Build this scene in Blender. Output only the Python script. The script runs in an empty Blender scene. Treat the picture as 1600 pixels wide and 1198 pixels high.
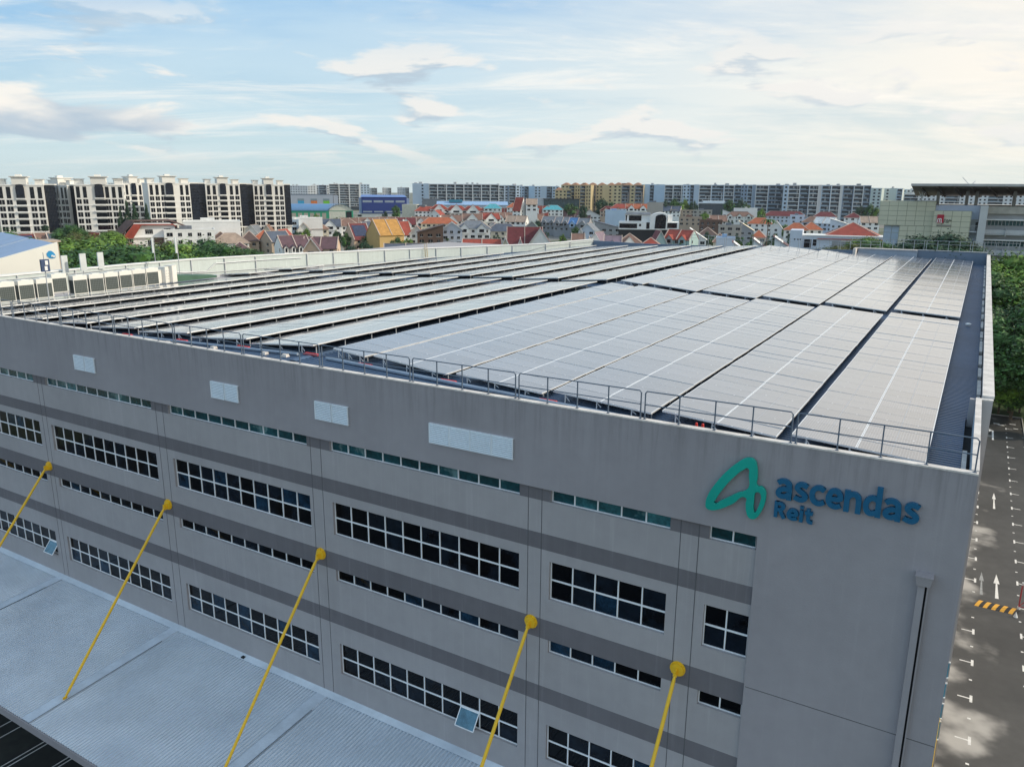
import bpy, bmesh, math, random
from mathutils import Vector, Matrix
R = math.radians
random.seed(7)
scn = bpy.context.scene
COL = scn.collection

# ------------------------------------------------------------------ camera
F_PX, W_PX, H_PX = 1214.97, 1600.0, 1198.0
CR = Vector((0.8591030906, 0.5117531802, 0.0071107095)).normalized()
CU = Vector((-0.1292698967, 0.2035263141, 0.9704979821)).normalized()
CF = Vector((-0.4952082123, 0.8346770166, -0.2410043662)).normalized()
CAM = Vector((-0.9203, -28.7577, 9.0))
GZ = -30.0                                   # ground level, the roof edge of the warehouse is z = 0
cd = bpy.data.cameras.new('camera'); cam = bpy.data.objects.new('camera', cd); COL.objects.link(cam)
m3 = Matrix((CR, CU, -CF)).transposed().to_4x4(); m3.translation = CAM
cam.matrix_world = m3
cd.sensor_width = 36.0; cd.lens = 36.0 * F_PX / W_PX; cd.clip_start = 0.5; cd.clip_end = 12000
scn.camera = cam

# ------------------------------------------------------------------ light
SUN_EL, SUN_AZ = 30.0, 62.0                  # azimuth clockwise from +Y
sd = bpy.data.lights.new('sun', 'SUN'); sun = bpy.data.objects.new('sun', sd); COL.objects.link(sun)
sd.energy = 3.3; sd.angle = R(1.2); sd.color = (1.0, 0.90, 0.74)
sv = Vector((math.sin(R(SUN_AZ)) * math.cos(R(SUN_EL)), math.cos(R(SUN_AZ)) * math.cos(R(SUN_EL)), math.sin(R(SUN_EL))))
sun.rotation_euler = sv.to_track_quat('Z', 'Y').to_euler()

# ------------------------------------------------------------------ world: physical sky with broken cloud
w = bpy.data.worlds.new('World'); scn.world = w; w.use_nodes = True
nt = w.node_tree; nt.nodes.clear(); N = nt.nodes; L = nt.links
def wn(t, **k):
    n = N.new(t)
    for a, b in k.items(): setattr(n, a, b)
    return n
def wmath(op, a, b=None, c=None, clamp=False):
    n = wn('ShaderNodeMath', operation=op); n.use_clamp = clamp
    for i, v in enumerate((a, b, c)):
        if v is None: continue
        if isinstance(v, (int, float)): n.inputs[i].default_value = v
        else: L.new(v, n.inputs[i])
    return n.outputs[0]
def wmix(f, a, b):
    n = wn('ShaderNodeMix', data_type='RGBA')
    for s, v in ((n.inputs[0], f), (n.inputs[6], a), (n.inputs[7], b)):
        if isinstance(v, (int, float)): s.default_value = v
        elif isinstance(v, tuple): s.default_value = v + (1,)
        else: L.new(v, s)
    return n.outputs[2]
def wramp(v, a, b):                          # smooth step
    n = wn('ShaderNodeMapRange', interpolation_type='SMOOTHSTEP')
    L.new(v, n.inputs[0]); n.inputs[1].default_value = a; n.inputs[2].default_value = b
    return n.outputs[0]
out = wn('ShaderNodeOutputWorld'); bg = wn('ShaderNodeBackground')
sky = wn('ShaderNodeTexSky', sky_type='NISHITA', sun_disc=False, sun_elevation=R(SUN_EL), sun_rotation=R(SUN_AZ),
         air_density=1.0, dust_density=1.2, ozone_density=1.0)
tc = wn('ShaderNodeTexCoord'); sep = wn('ShaderNodeSeparateXYZ'); L.new(tc.outputs['Generated'], sep.inputs[0])
dx, dy, dz = sep.outputs
zz = wmath('ADD', wmath('MAXIMUM', dz, 0.0), 0.10)
def cloud(scale, detail, rough, off, sx=1.0, sy=1.0, dist=0.0):
    cb = wn('ShaderNodeCombineXYZ')
    u = wmath('DIVIDE', wmath('SUBTRACT', wmath('MULTIPLY', dx, 0.86), wmath('MULTIPLY', dy, -0.51)), zz)   # across the view
    v = wmath('DIVIDE', wmath('ADD', wmath('MULTIPLY', dx, -0.51), wmath('MULTIPLY', dy, 0.86)), zz)       # into the view
    L.new(wmath('MULTIPLY', u, sx), cb.inputs[0]); L.new(wmath('MULTIPLY', v, sy), cb.inputs[1]); cb.inputs[2].default_value = off
    n = wn('ShaderNodeTexNoise'); n.inputs['Scale'].default_value = scale; n.inputs['Detail'].default_value = detail
    n.inputs['Roughness'].default_value = rough; n.inputs['Distortion'].default_value = dist
    L.new(cb.outputs[0], n.inputs['Vector']); return n.outputs[0]
K = 10.0                                      # background strength is 1/K
warm = wmath('ADD', wmath('ADD', wmath('MULTIPLY', dx, 0.86), wmath('MULTIPLY', dy, 0.51)), 0.0)     # -1 left .. +1 right
warmf = wramp(warm, -0.30, 0.80)
high = wramp(dz, 0.0, 0.30)
base = wmix(high, (5.9, 7.8, 8.3), (1.9, 5.0, 9.1))
base = wmix(wmath('MULTIPLY', warmf, 0.75), base, (9.4, 9.2, 8.5))
base = wmix(0.12, base, sky.outputs[0])
# thin high sheet
sheet = wramp(cloud(0.55, 8, 0.62, 3.1, 0.6, 1.0, 0.3), 0.33, 0.60)
sheetc = wmix(warmf, (7.3, 8.7, 9.2), (11.4, 10.2, 8.7))
col = wmix(wmath('MULTIPLY', sheet, wmath('ADD', 0.48, wmath('MULTIPLY', warmf, 0.46))), base, sheetc)
# brighter streaks
st = wramp(cloud(1.25, 10, 0.66, 8.7, 0.5, 1.35, 0.6), 0.46, 0.74)
col = wmix(wmath('MULTIPLY', st, 0.88), col, wmix(warmf, (9.3, 9.4, 9.1), (11.0, 10.3, 9.3)))
# low grey-bottomed puffs, laid out in azimuth / elevation
az = wn('ShaderNodeMath', operation='ARCTAN2'); L.new(dx, az.inputs[0]); L.new(dy, az.inputs[1])
cb = wn('ShaderNodeCombineXYZ'); L.new(wmath('MULTIPLY', az.outputs[0], 1.0), cb.inputs[0]); L.new(wmath('MULTIPLY', dz, 3.6), cb.inputs[1])
pn = wn('ShaderNodeTexNoise'); L.new(cb.outputs[0], pn.inputs['Vector'])
for k_, v_ in (('Scale', 6.5), ('Detail', 8), ('Roughness', 0.52), ('Distortion', 0.25)): pn.inputs[k_].default_value = v_
cb2 = wn('ShaderNodeCombineXYZ'); L.new(az.outputs[0], cb2.inputs[0]); L.new(wmath('MULTIPLY', wmath('ADD', dz, 0.014), 3.6), cb2.inputs[1])
pn2 = wn('ShaderNodeTexNoise'); L.new(cb2.outputs[0], pn2.inputs['Vector'])
for k_, v_ in (('Scale', 6.5), ('Detail', 8), ('Roughness', 0.52), ('Distortion', 0.25)): pn2.inputs[k_].default_value = v_
band = wmath('MULTIPLY', wramp(dz, 0.015, 0.05), wmath('SUBTRACT', 1.0, wramp(dz, 0.12, 0.24)))
puff = wmath('MULTIPLY', wramp(pn.outputs[0], 0.515, 0.60), band)
lit = wramp(wmath('SUBTRACT', pn.outputs[0], pn2.outputs[0]), -0.035, 0.045)
pc = wmix(lit, (4.9, 6.0, 7.0), (9.4, 9.1, 8.6))
pc = wmix(wmath('MULTIPLY', warmf, 0.5), pc, (8.3, 8.6, 8.8))
col = wmix(wmath('MULTIPLY', puff, 0.85), col, pc)
# one bank of cumulus low on the left
d1 = wmath('SUBTRACT', az.outputs[0], -1.13); d2 = wmath('SUBTRACT', dz, 0.078)
bank = wmath('ADD', wmath('POWER', wmath('DIVIDE', d1, 0.20), 2.0), wmath('POWER', wmath('DIVIDE', d2, 0.030), 2.0))
bn = wmath('SUBTRACT', wmath('ADD', 1.0, wmath('MULTIPLY', wmath('SUBTRACT', pn.outputs[0], 0.5), 5.0)), bank)
bm_ = wramp(bn, -0.1, 0.5)
bl = wramp(wmath('ADD', d2, wmath('MULTIPLY', wmath('SUBTRACT', pn.outputs[0], 0.5), 0.10)), -0.012, 0.018)
col = wmix(wmath('MULTIPLY', bm_, 0.92), col, wmix(bl, (4.7, 5.8, 6.9), (9.9, 9.5, 8.8)))
# haze towards the horizon
hz = wmath('SUBTRACT', 1.0, wramp(dz, 0.0, 0.075))
col = wmix(wmath('MULTIPLY', hz, 0.70), col, wmix(warmf, (6.3, 7.5, 7.6), (8.3, 8.8, 8.1)))
L.new(col, bg.inputs[0]); bg.inputs[1].default_value = 1.0 / K
L.new(bg.outputs[0], out.inputs[0])

scn.view_settings.view_transform = 'Standard'; scn.view_settings.look = 'None'
scn.view_settings.exposure = 0.0; scn.view_settings.gamma = 1.0
scn.render.engine = 'CYCLES'

# ------------------------------------------------------------------ pixel helpers: turn a sight line into a place
def ray(px, py): return CF + CR * ((px - W_PX / 2) / F_PX) + CU * ((H_PX / 2 - py) / F_PX)
def onz(px, py, z=GZ):
    d = ray(px, py); return CAM + d * ((z - CAM.z) / d.z)
def ony(px, py, y=0.0):
    d = ray(px, py); return CAM + d * ((y - CAM.y) / d.y)
def at(px, py, dist):
    d = ray(px, py); return CAM + d * (dist / math.hypot(d.x, d.y))
def hzn(px): return 291.4 + 0.00733 * px
def viewaz(px): 
    d = ray(px, 300); return math.atan2(d.y, d.x) - math.pi / 2      # rotation that turns local -Y to the camera

# ------------------------------------------------------------------ materials
MATS = {}
def mat(name, col, rough=0.7, metal=0.0, var=0.12, vs=0.6, bump=0.0, bs=20.0, streak=0.0, isl=0.0, coords='Object', spec=0.5, col2=None, c2s=0.3, c2lo=0.5, c2hi=0.62):
    if name in MATS: return MATS[name]
    m = bpy.data.materials.new(name); m.use_nodes = True; t = m.node_tree; n = t.nodes; l = t.links
    b = n['Principled BSDF']; b.inputs['Roughness'].default_value = rough; b.inputs['Metallic'].default_value = metal
    b.inputs['Specular IOR Level'].default_value = spec
    tcn = n.new('ShaderNodeTexCoord'); src = tcn.outputs[coords]
    def noise(scale, det=4, vec=src, rg=0.55):
        x = n.new('ShaderNodeTexNoise'); x.inputs['Scale'].default_value = scale; x.inputs['Detail'].default_value = det
        x.inputs['Roughness'].default_value = rg; l.new(vec, x.inputs['Vector']); return x.outputs[0]
    def mr(v, a, b_, c, d):
        x = n.new('ShaderNodeMapRange'); l.new(v, x.inputs[0])
        for i, q in enumerate((a, b_, c, d)): x.inputs[i + 1].default_value = q
        return x.outputs[0]
    def mul(a, b_):
        x = n.new('ShaderNodeMath'); x.operation = 'MULTIPLY'; l.new(a, x.inputs[0])
        if isinstance(b_, float): x.inputs[1].default_value = b_
        else: l.new(b_, x.inputs[1])
        return x.outputs[0]
    fac = mr(noise(vs), 0.3, 0.7, 1 - var, 1 + var)
    fac = mul(fac, mr(noise(vs * 9, 3), 0.3, 0.7, 1 - var * .45, 1 + var * .45))
    if streak:
        mp = n.new('ShaderNodeMapping'); mp.inputs['Scale'].default_value = (2.2, 2.2, 0.07); l.new(src, mp.inputs[0])
        fac = mul(fac, mr(noise(1.0, 5, mp.outputs[0], 0.65), 0.35, 0.7, 1 + streak * .4, 1 - streak * .4))
        fac = mul(fac, mr(noise(2.3, 3, mp.outputs[0], 0.6), 0.58, 0.74, 1, 1 + streak * 1.8))
    if isl:
        g = n.new('ShaderNodeNewGeometry'); fac = mul(fac, mr(g.outputs['Random Per Island'], 0, 1, 1 - isl, 1 + isl))
    basec = None
    if col2:
        mx = n.new('ShaderNodeMix'); mx.data_type = 'RGBA'; l.new(mr(noise(c2s, 5), c2lo, c2hi, 0, 1), mx.inputs[0])
        mx.inputs[6].default_value = tuple(col) + (1,); mx.inputs[7].default_value = tuple(col2) + (1,); basec = mx.outputs[2]
    vm = n.new('ShaderNodeVectorMath'); vm.operation = 'SCALE'
    if basec is not None: l.new(basec, vm.inputs[0])
    else: vm.inputs[0].default_value = tuple(col)
    l.new(fac, vm.inputs['Scale']); l.new(vm.outputs[0], b.inputs['Base Color'])
    if bump:
        bp = n.new('ShaderNodeBump'); bp.inputs['Strength'].default_value = bump; bp.inputs['Distance'].default_value = 0.05
        l.new(noise(bs, 4), bp.inputs['Height']); l.new(bp.outputs[0], b.inputs['Normal'])
    MATS[name] = m; return m

# ------------------------------------------------------------------ mesh collector
class MB:
    def __init__(s): s.v = []; s.f = []; s.mi = []
    def poly(s, pts, mi=0):
        i = len(s.v); s.v.extend(tuple(p) for p in pts); s.f.append(tuple(range(i, i + len(pts)))); s.mi.append(mi)
    def box(s, a, b, mi=0, faces='xXyYzZ'):
        x0, y0, z0 = a; x1, y1, z1 = b; i = len(s.v)
        s.v.extend([(x0, y0, z0), (x1, y0, z0), (x1, y1, z0), (x0, y1, z0), (x0, y0, z1), (x1, y0, z1), (x1, y1, z1), (x0, y1, z1)])
        fs = {'z': (3, 2, 1, 0), 'Z': (4, 5, 6, 7), 'y': (0, 1, 5, 4), 'X': (1, 2, 6, 5), 'Y': (2, 3, 7, 6), 'x': (3, 0, 4, 7)}
        for k in faces: s.f.append(tuple(i + q for q in fs[k])); s.mi.append(mi)
    def hull8(s, p, mi=0):                       # p: 4 lower, 4 upper, same winding
        i = len(s.v); s.v.extend(tuple(q) for q in p)
        for q in ((3, 2, 1, 0), (4, 5, 6, 7), (0, 1, 5, 4), (1, 2, 6, 5), (2, 3, 7, 6), (3, 0, 4, 7)): s.f.append(tuple(i + k for k in q)); s.mi.append(mi)
    def tube(s, a, b, r, n=8, mi=0, r2=None, cap=True):
        a = Vector(a); b = Vector(b); d = (b - a).normalized(); r2 = r if r2 is None else r2
        u = d.orthogonal().normalized(); v = d.cross(u); i = len(s.v)
        for c_, rr in ((a, r), (b, r2)):
            for k in range(n):
                t = 2 * math.pi * k / n; s.v.append(tuple(c_ + u * (rr * math.cos(t)) + v * (rr * math.sin(t))))
        for k in range(n):
            k2 = (k + 1) % n; s.f.append((i + k, i + k2, i + n + k2, i + n + k)); s.mi.append(mi)
        if cap:
            s.f.append(tuple(i + k for k in reversed(range(n)))); s.mi.append(mi)
            s.f.append(tuple(i + n + k for k in range(n))); s.mi.append(mi)
    def path(s, pts, r, n=6, mi=0):
        for a, b in zip(pts, pts[1:]): s.tube(a, b, r, n, mi)
    def prism(s, poly, y0, y1, mi=0):            # poly in (x,z), extruded along y
        n = len(poly); i = len(s.v)
        s.v.extend([(x, y0, z) for x, z in poly] + [(x, y1, z) for x, z in poly])
        s.f.append(tuple(i + k for k in range(n))); s.mi.append(mi)
        s.f.append(tuple(i + n + k for k in reversed(range(n)))); s.mi.append(mi)
        for k in range(n):
            k2 = (k + 1) % n; s.f.append((i + k2, i + k, i + n + k, i + n + k2)); s.mi.append(mi)
    def mesh(s, name, mats, smooth=False, fix=False):
        me = bpy.data.meshes.new(name); me.from_pydata(s.v, [], s.f)
        if not isinstance(mats, (list, tuple)): mats = [mats]
        for m in mats: me.materials.append(m)
        me.polygons.foreach_set('material_index', s.mi)
        if smooth: me.polygons.foreach_set('use_smooth', [True] * len(s.f))
        me.update()
        if fix:
            bm = bmesh.new(); bm.from_mesh(me); bmesh.ops.recalc_face_normals(bm, faces=bm.faces); bm.to_mesh(me); bm.free()
        return me
    def build(s, name, mats, parent=None, smooth=False, fix=False, loc=None):
        o = bpy.data.objects.new(name, s.mesh(name, mats, smooth, fix)); COL.objects.link(o)
        if parent: o.parent = parent
        if loc: o.location = loc
        return o
def inst(name, me, parent=None, loc=(0, 0, 0), rot=(0, 0, 0), scl=None):
    o = bpy.data.objects.new(name, me); COL.objects.link(o); o.location = loc; o.rotation_euler = rot
    if scl: o.scale = scl
    if parent: o.parent = parent
    return o
def thing(name, label, cat, loc=(0, 0, 0), rz=0.0, group=None):
    o = bpy.data.objects.new(name, None); COL.objects.link(o); o.location = loc; o.rotation_euler = (0, 0, rz)
    o.empty_display_size = 0.5; return tag(o, label, cat, group)
def tag(o, label, cat, group=None):
    o['label'] = label; o['category'] = cat
    if group: o['group'] = group
    return o
def struct(o, kind='structure'):
    o['kind'] = kind; return o
ORD = ['first', 'second', 'third', 'fourth', 'fifth', 'sixth', 'seventh', 'eighth', 'ninth', 'tenth', 'eleventh', 'twelfth', 'thirteenth', 'fourteenth', 'fifteenth', 'sixteenth', 'seventeenth', 'eighteenth', 'nineteenth', 'twentieth']

M_WALL = mat('wall_paint_light_grey', (0.37, 0.35, 0.355), 0.85, var=0.07, vs=0.16, bump=0.15, bs=14, streak=0.055)
M_WALLT = mat('wall_paint_upper_grey', (0.325, 0.305, 0.32), 0.85, var=0.07, vs=0.16, bump=0.15, bs=14, streak=0.035)
def drips(m, z0, z1, amt):                        # grime washed down from the parapet, on the paint itself
    t = m.node_tree; n = t.nodes; l = t.links; b = n['Principled BSDF']; old = b.inputs['Base Color'].links[0].from_socket
    tc_ = n.new('ShaderNodeTexCoord'); sp = n.new('ShaderNodeSeparateXYZ'); l.new(tc_.outputs['Object'], sp.inputs[0])
    mp = n.new('ShaderNodeMapping'); mp.inputs['Scale'].default_value = (1.7, 1.7, .10); l.new(tc_.outputs['Object'], mp.inputs[0])
    nz = n.new('ShaderNodeTexNoise'); nz.inputs['Scale'].default_value = 1.3; nz.inputs['Detail'].default_value = 6; nz.inputs['Roughness'].default_value = .7; l.new(mp.outputs[0], nz.inputs['Vector'])
    a = n.new('ShaderNodeMapRange'); l.new(nz.outputs[0], a.inputs[0]); a.inputs[1].default_value = .46; a.inputs[2].default_value = .66
    g = n.new('ShaderNodeMapRange'); l.new(sp.outputs[2], g.inputs[0]); g.inputs[1].default_value = z0; g.inputs[2].default_value = z1
    c = n.new('ShaderNodeMath'); c.operation = 'MULTIPLY'; l.new(a.outputs[0], c.inputs[0]); l.new(g.outputs[0], c.inputs[1])
    d = n.new('ShaderNodeMath'); d.operation = 'MULTIPLY'; l.new(c.outputs[0], d.inputs[0]); d.inputs[1].default_value = amt
    mx = n.new('ShaderNodeMix'); mx.data_type = 'RGBA'; l.new(d.outputs[0], mx.inputs[0]); l.new(old, mx.inputs[6]); mx.inputs[7].default_value = (.10, .095, .09, 1); l.new(mx.outputs[2], b.inputs['Base Color'])
drips(M_WALLT, -2.6, -.1, .38)
M_BAND = mat('wall_paint_dark_grey', (0.155, 0.145, 0.155), 0.85, var=0.06, vs=0.25, bump=0.15, bs=14, streak=0.12)
M_JOINT = mat('joint_sealant', (0.10, 0.10, 0.105), 0.9)
M_CAP = mat('parapet_cap_concrete', (0.62, 0.58, 0.54), 0.85, var=0.22, vs=1.2, bump=0.2, bs=12)
M_WHITE = mat('white_paint', (0.78, 0.78, 0.76), 0.55, var=0.06)
M_ALU = mat('aluminium', (0.86, 0.88, 0.90), 0.45, 0.0, var=0.05)
M_GALV = mat('galvanised_steel', (0.48, 0.50, 0.52), 0.5, 0.3, var=0.12, vs=2)
M_RAIL = mat('rail_blue_grey', (0.115, 0.15, 0.20), 0.5, 0.1, var=0.08)
M_YEL = mat('yellow_paint', (0.85, 0.52, 0.02), 0.45, var=0.07, vs=2)
M_RED = mat('red_paint', (0.62, 0.03, 0.02), 0.6, var=0.12)
M_DARK = mat('dark_recess', (0.012, 0.013, 0.016), 0.9)
M_ROOFSHEET = mat('roof_sheet_blue_grey', (0.08, 0.125, 0.20), 0.45, 0.15, var=0.12, vs=0.25, bump=0.05, bs=8)
M_CANOPY = mat('canopy_sheet', (0.62, 0.69, 0.76), 0.5, 0.0, var=0.10, vs=0.35, col2=(0.47, 0.54, 0.62), c2s=0.25, c2lo=0.42, c2hi=0.75)
M_GLASS = mat('window_glass_dark', (0.008, 0.014, 0.024), 0.05, var=0.4, vs=0.35, spec=0.22, col2=(0.002, 0.002, 0.003), c2s=0.45, c2lo=0.45, c2hi=0.6)
M_TEAL = mat('window_glass_teal', (0.008, 0.065, 0.080), 0.08, var=0.5, vs=0.6, spec=0.7, col2=(0.10, 0.19, 0.20), c2s=0.7, c2lo=0.56, c2hi=0.62)
M_GLASS2 = mat('window_glass_curtained', (0.008, 0.028, 0.055), 0.08, var=0.7, vs=1.2, spec=0.25)
M_GLASS3 = mat('window_glass_black', (0.002, 0.003, 0.005), 0.05, spec=0.2)
M_TEAL2 = mat('window_glass_teal_pale', (0.03, 0.13, 0.15), 0.08, var=0.6, vs=1.1, spec=0.6)
M_TEAL3 = mat('window_glass_teal_deep', (0.006, 0.05, 0.06), 0.06, var=0.5, vs=1.0, spec=0.6)
M_LOUV = mat('louvre_white_blue', (0.80, 0.87, 0.92), 0.5, var=0.04)
# =================================================================== WAREHOUSE
wb = thing('warehouse_building', 'long grey painted warehouse with solar arrays on its roof and bands of windows', 'warehouse', (-38, 50, GZ))
def under(o, p):
    o.parent = p; o.location = Vector(o.location) - p.location; return o
XL = -96.0
BAYS = [(-83.1, -71.4, 10), (-69.65, -57.8, 10), (-56.27, -44.42, 10), (-42.74, -30.99, 10), (-29.31, -17.6, 10), (-15.99, -10.42, 5), (-8.79, -6.96, 2)]
ROWS = [(-4.55, -3.93, 1), (-9.37, -7.45, 2), (-12.14, -11.47, 1), (-18.0, -16.05, 2)]
BANDS = [(-4.55, -3.93), (-6.93, -6.14), (-11.47, -10.46), (-14.86, -14.02)]
openings = [(b[0], b[1], r[0], r[1]) for b in BAYS for r in ROWS]
SX = -6.9                                     # right of this and above row one the wall stands 12 cm proud
def wall_front():
    m = MB()
    xs = sorted(set([XL, 0.0, SX, -10.42, -6.96] + [v for o in openings for v in o[:2]]))
    zs = sorted(set([GZ, 0.0] + [v for o in openings for v in o[2:]] + [v for b in BANDS for v in b]))
    for x0, x1 in zip(xs, xs[1:]):
        for z0, z1 in zip(zs, zs[1:]):
            cx, cz = (x0 + x1) / 2, (z0 + z1) / 2
            proud = cz > -3.93 or cx > SX
            if any(o[0] < cx < o[1] and o[2] < cz < o[3] for o in openings): continue
            y = 0.0 if proud else 0.12
            mi = 0
            if proud: mi = 2
            if not proud and any(b[0] < cz < b[1] for b in BANDS): mi = 1
            m.poly([(x0, y, z0), (x1, y, z0), (x1, y, z1), (x0, y, z1)], mi)
    m.poly([(XL, 0, -3.93), (SX, 0, -3.93), (SX, .41, -3.93), (XL, .41, -3.93)][::-1], 2)
    m.poly([(SX, 0, GZ), (SX, 0, -3.93), (SX, .12, -3.93), (SX, .12, GZ)], 0)
    for x0, x1, z0, z1 in openings:           # reveals
        a, b = 0.12, 0.40
        m.poly([(x0, a, z0), (x1, a, z0), (x1, b, z0), (x0, b, z0)], 0)
        if z1 < -3.95: m.poly([(x0, a, z1), (x0, b, z1), (x1, b, z1), (x1, a, z1)], 0)
        m.poly([(x0, a, z0), (x0, b, z0), (x0, b, z1), (x0, a, z1)], 0)
        m.poly([(x1, a, z0), (x1, a, z1), (x1, b, z1), (x1, b, z0)], 0)
    return m
under(wall_front().build('front_wall', [M_WALL, M_BAND, M_WALLT]), wb)
body = MB()
body.box((XL, 0.42, GZ), (-0.06, 11.05, -1.45), 0)
body.box((XL, 11.4, GZ), (0.42, 104.3, -1.45), 0)
body.box((-.05, 0.004, GZ), (0.0, 11.07, -1.46), 0)
under(body.build('side_wall', [M_WALL]), wb)

# expansion joints
jm = MB()
for x in (-70.9, -70.2, -57.3, -56.75, -44.0, -43.3, -30.75, -30.0, -17.15, -16.45, -9.98, -9.22):
    jm = MB(); jm.box((x, 0.112, -19.6), (x + .03, 0.125, -3.935)); under(jm.build('expansion_joint', M_JOINT), wb)
jm = MB(); jm.box((-6.85, -0.004, -10.53), (-0.02, 0.01, -10.50)); under(jm.build('expansion_joint', M_JOINT), wb)

# windows: frame and glass sub-parts
def window_group(x0, x1, z0, z1, nx, nz, teal, skip=None):
    w_ = thing_part('window', ((x0 + x1) / 2, 0.29, z0))
    fr = MB(); W2 = (x1 - x0) / 2; H = z1 - z0; t = 0.038; ya, yb = -0.02, 0.05
    fr.box((-W2, ya, 0), (W2, yb, t)); fr.box((-W2, ya, H - t), (W2, yb, H))
    fr.box((-W2, ya, t), (-W2 + t, yb, H - t)); fr.box((W2 - t, ya, t), (W2, yb, H - t))
    p = (x1 - x0) / nx
    for i in range(1, nx): fr.box((-W2 + i * p - .027, ya - .004, t), (-W2 + i * p + .027, yb, H - t))
    if nz == 2: fr.box((-W2 + t, ya + .004, H / 2 - .036), (W2 - t, yb, H / 2 + .036))
    f = fr.build('frame', M_ALU, w_)
    g = MB()
    for i in range(nx):
        for j in range(nz):
            if skip == (i, j): continue
            rr = random.uniform(-.004, .004); a = -W2 + i * p; b = a + p; c = H * j / nz; d = c + H / nz
            g.poly([(a, .03 + rr, c), (b, .03 - rr, c), (b, .03 - rr, d), (a, .03 + rr, d)], random.choice((0, 0, 0, 0, 1, 2, 2, 2, 2)) if not teal else random.choice((0, 0, 0, 1, 2, 2)))
    g.build('glass', [M_TEAL, M_TEAL2, M_TEAL3] if teal else [M_GLASS, M_GLASS2, M_GLASS3], w_)
    if skip:
        i, j = skip; a = -W2 + i * p
        d = MB(); d.poly([(a, .09, 0), (a + p, .09, 0), (a + p, .09, H / 2), (a, .09, H / 2)]); d.build('dark_opening', M_DARK, w_)
        s = MB(); hh = H / 2 - .05; an = R(38); pw = p - .05
        def q(x, d_): return (x, -.03 - math.sin(an) * d_, hh - math.cos(an) * d_)
        ax = a + .03
        s.poly([q(ax, 0), q(ax + pw, 0), q(ax + pw, hh), q(ax, hh)][::-1], 1)
        for (u0, v0, u1, v1) in ((0, 0, pw, 0), (pw, 0, pw, hh), (pw, hh, 0, hh), (0, hh, 0, 0)):
            s.tube(q(ax + u0, v0), q(ax + u1, v1), .03, 4)
        s.build('open_sash', [M_ALU, mat('sash_glass', (0.10, 0.22, 0.30), 0.05, var=.3, vs=2)], w_)
    return w_
def thing_part(name, loc):
    o = bpy.data.objects.new(name, None); COL.objects.link(o); o.location = loc; o.empty_display_size = .3
    return under(o, wb)
for bi, b in enumerate(BAYS):
    for ri, r in enumerate(ROWS):
        sk = None
        if ri == 3 and bi == 4: sk = (7, 0)
        if ri == 3 and bi == 1: sk = (9, 0)
        window_group(b[0], b[1], r[0], r[1], b[2], r[2], ri == 0, sk)

# louvres
def louvre(x0, x1, z0, z1):
    n = MB(); n.box((x0, -.05, z0), (x1, 0.004, z1), 1)
    k = int((z1 - z0) / .085)
    for i in range(k):
        z = z0 + (i + .2) * (z1 - z0) / k
        n.hull8([(x0 + .02, -.10, z), (x1 - .02, -.10, z), (x1 - .02, -.052, z + .045), (x0 + .02, -.052, z + .045),
                 (x0 + .02, -.10, z + .012), (x1 - .02, -.10, z + .012), (x1 - .02, -.052, z + .057), (x0 + .02, -.052, z + .057)], 0)
    for a in (x0, x1 - .03): n.box((a, -.105, z0), (a + .03, -.05, z1), 0)
    for a in (z0 - .03, z1): n.box((x0, -.105, a), (x1, 0.004, a + .03), 0)
    under(n.build('louvre', [M_LOUV, mat('louvre_back', (0.30, 0.36, 0.42), .7)]), wb)
for a, b, c in ((-51.98, -49.66, 2), (-38.29, -35.97, 2), (-30.05, -27.72, 2), (-22.56, -17.86, 4)):
    p = (b - a) / c
    for i in range(c): louvre(a + i * p + (.04 if c == 2 and i else .005), a + (i + 1) * p - .01, -2.8, -1.87)

# ---- roof sheet, two slopes of corrugated metal (ribs across the ridge)
RX, RZ = -31.9, 0.02
def zs(x): return RZ + 0.0345 * (x - RX) * (-1 if x > RX else 1) - .0
def corrugate(xa, xb, y0, y1, pitch, h, zf):
    m = MB(); y = y0; prof = []
    while y < y1:
        prof += [(y, 0), (y + pitch * .45, 0), (y + pitch * .55, h), (y + pitch * .9, h)]
        y += pitch
    prof.append((y, 0))
    for (ya, ha), (yb_, hb) in zip(prof, prof[1:]):
        m.poly([(xa, ya, zf(xa) + ha), (xb, ya, zf(xb) + ha), (xb, yb_, zf(xb) + hb), (xa, yb_, zf(xa) + hb)])
    return m
cm = corrugate(RX, -.50, .30, 103.9, .30, .055, zs); under(cm.build('roof_sheet', M_ROOFSHEET), wb)
cm = corrugate(-.50, -.13, 11.4, 103.9, .30, .055, zs); under(cm.build('roof_sheet', M_ROOFSHEET), wb)
cm = corrugate(-84, RX, .30, 103.9, .30, .055, zs); under(cm.build('roof_sheet', M_ROOFSHEET), wb)
rg = MB(); rg.hull8([(RX - .3, .3, RZ + .03), (RX + .3, .3, RZ + .03), (RX + .3, 103.9, RZ + .03), (RX - .3, 103.9, RZ + .03),
                     (RX - .05, .3, RZ + .09), (RX + .05, .3, RZ + .09), (RX + .05, 103.9, RZ + .09), (RX - .05, 103.9, RZ + .09)])
under(rg.build('ridge_cap', M_ROOFSHEET), wb)
# parapet on the front edge
pm = MB(); pm.box((XL, 0.003, -1.44), (-0.003, .28, -0.06), 1); pm.box((XL, -0.02, -0.06), (0.0, .30, 0.0), 0)
under(pm.build('front_parapet', [M_CAP, M_WALLT]), wb)
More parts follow.
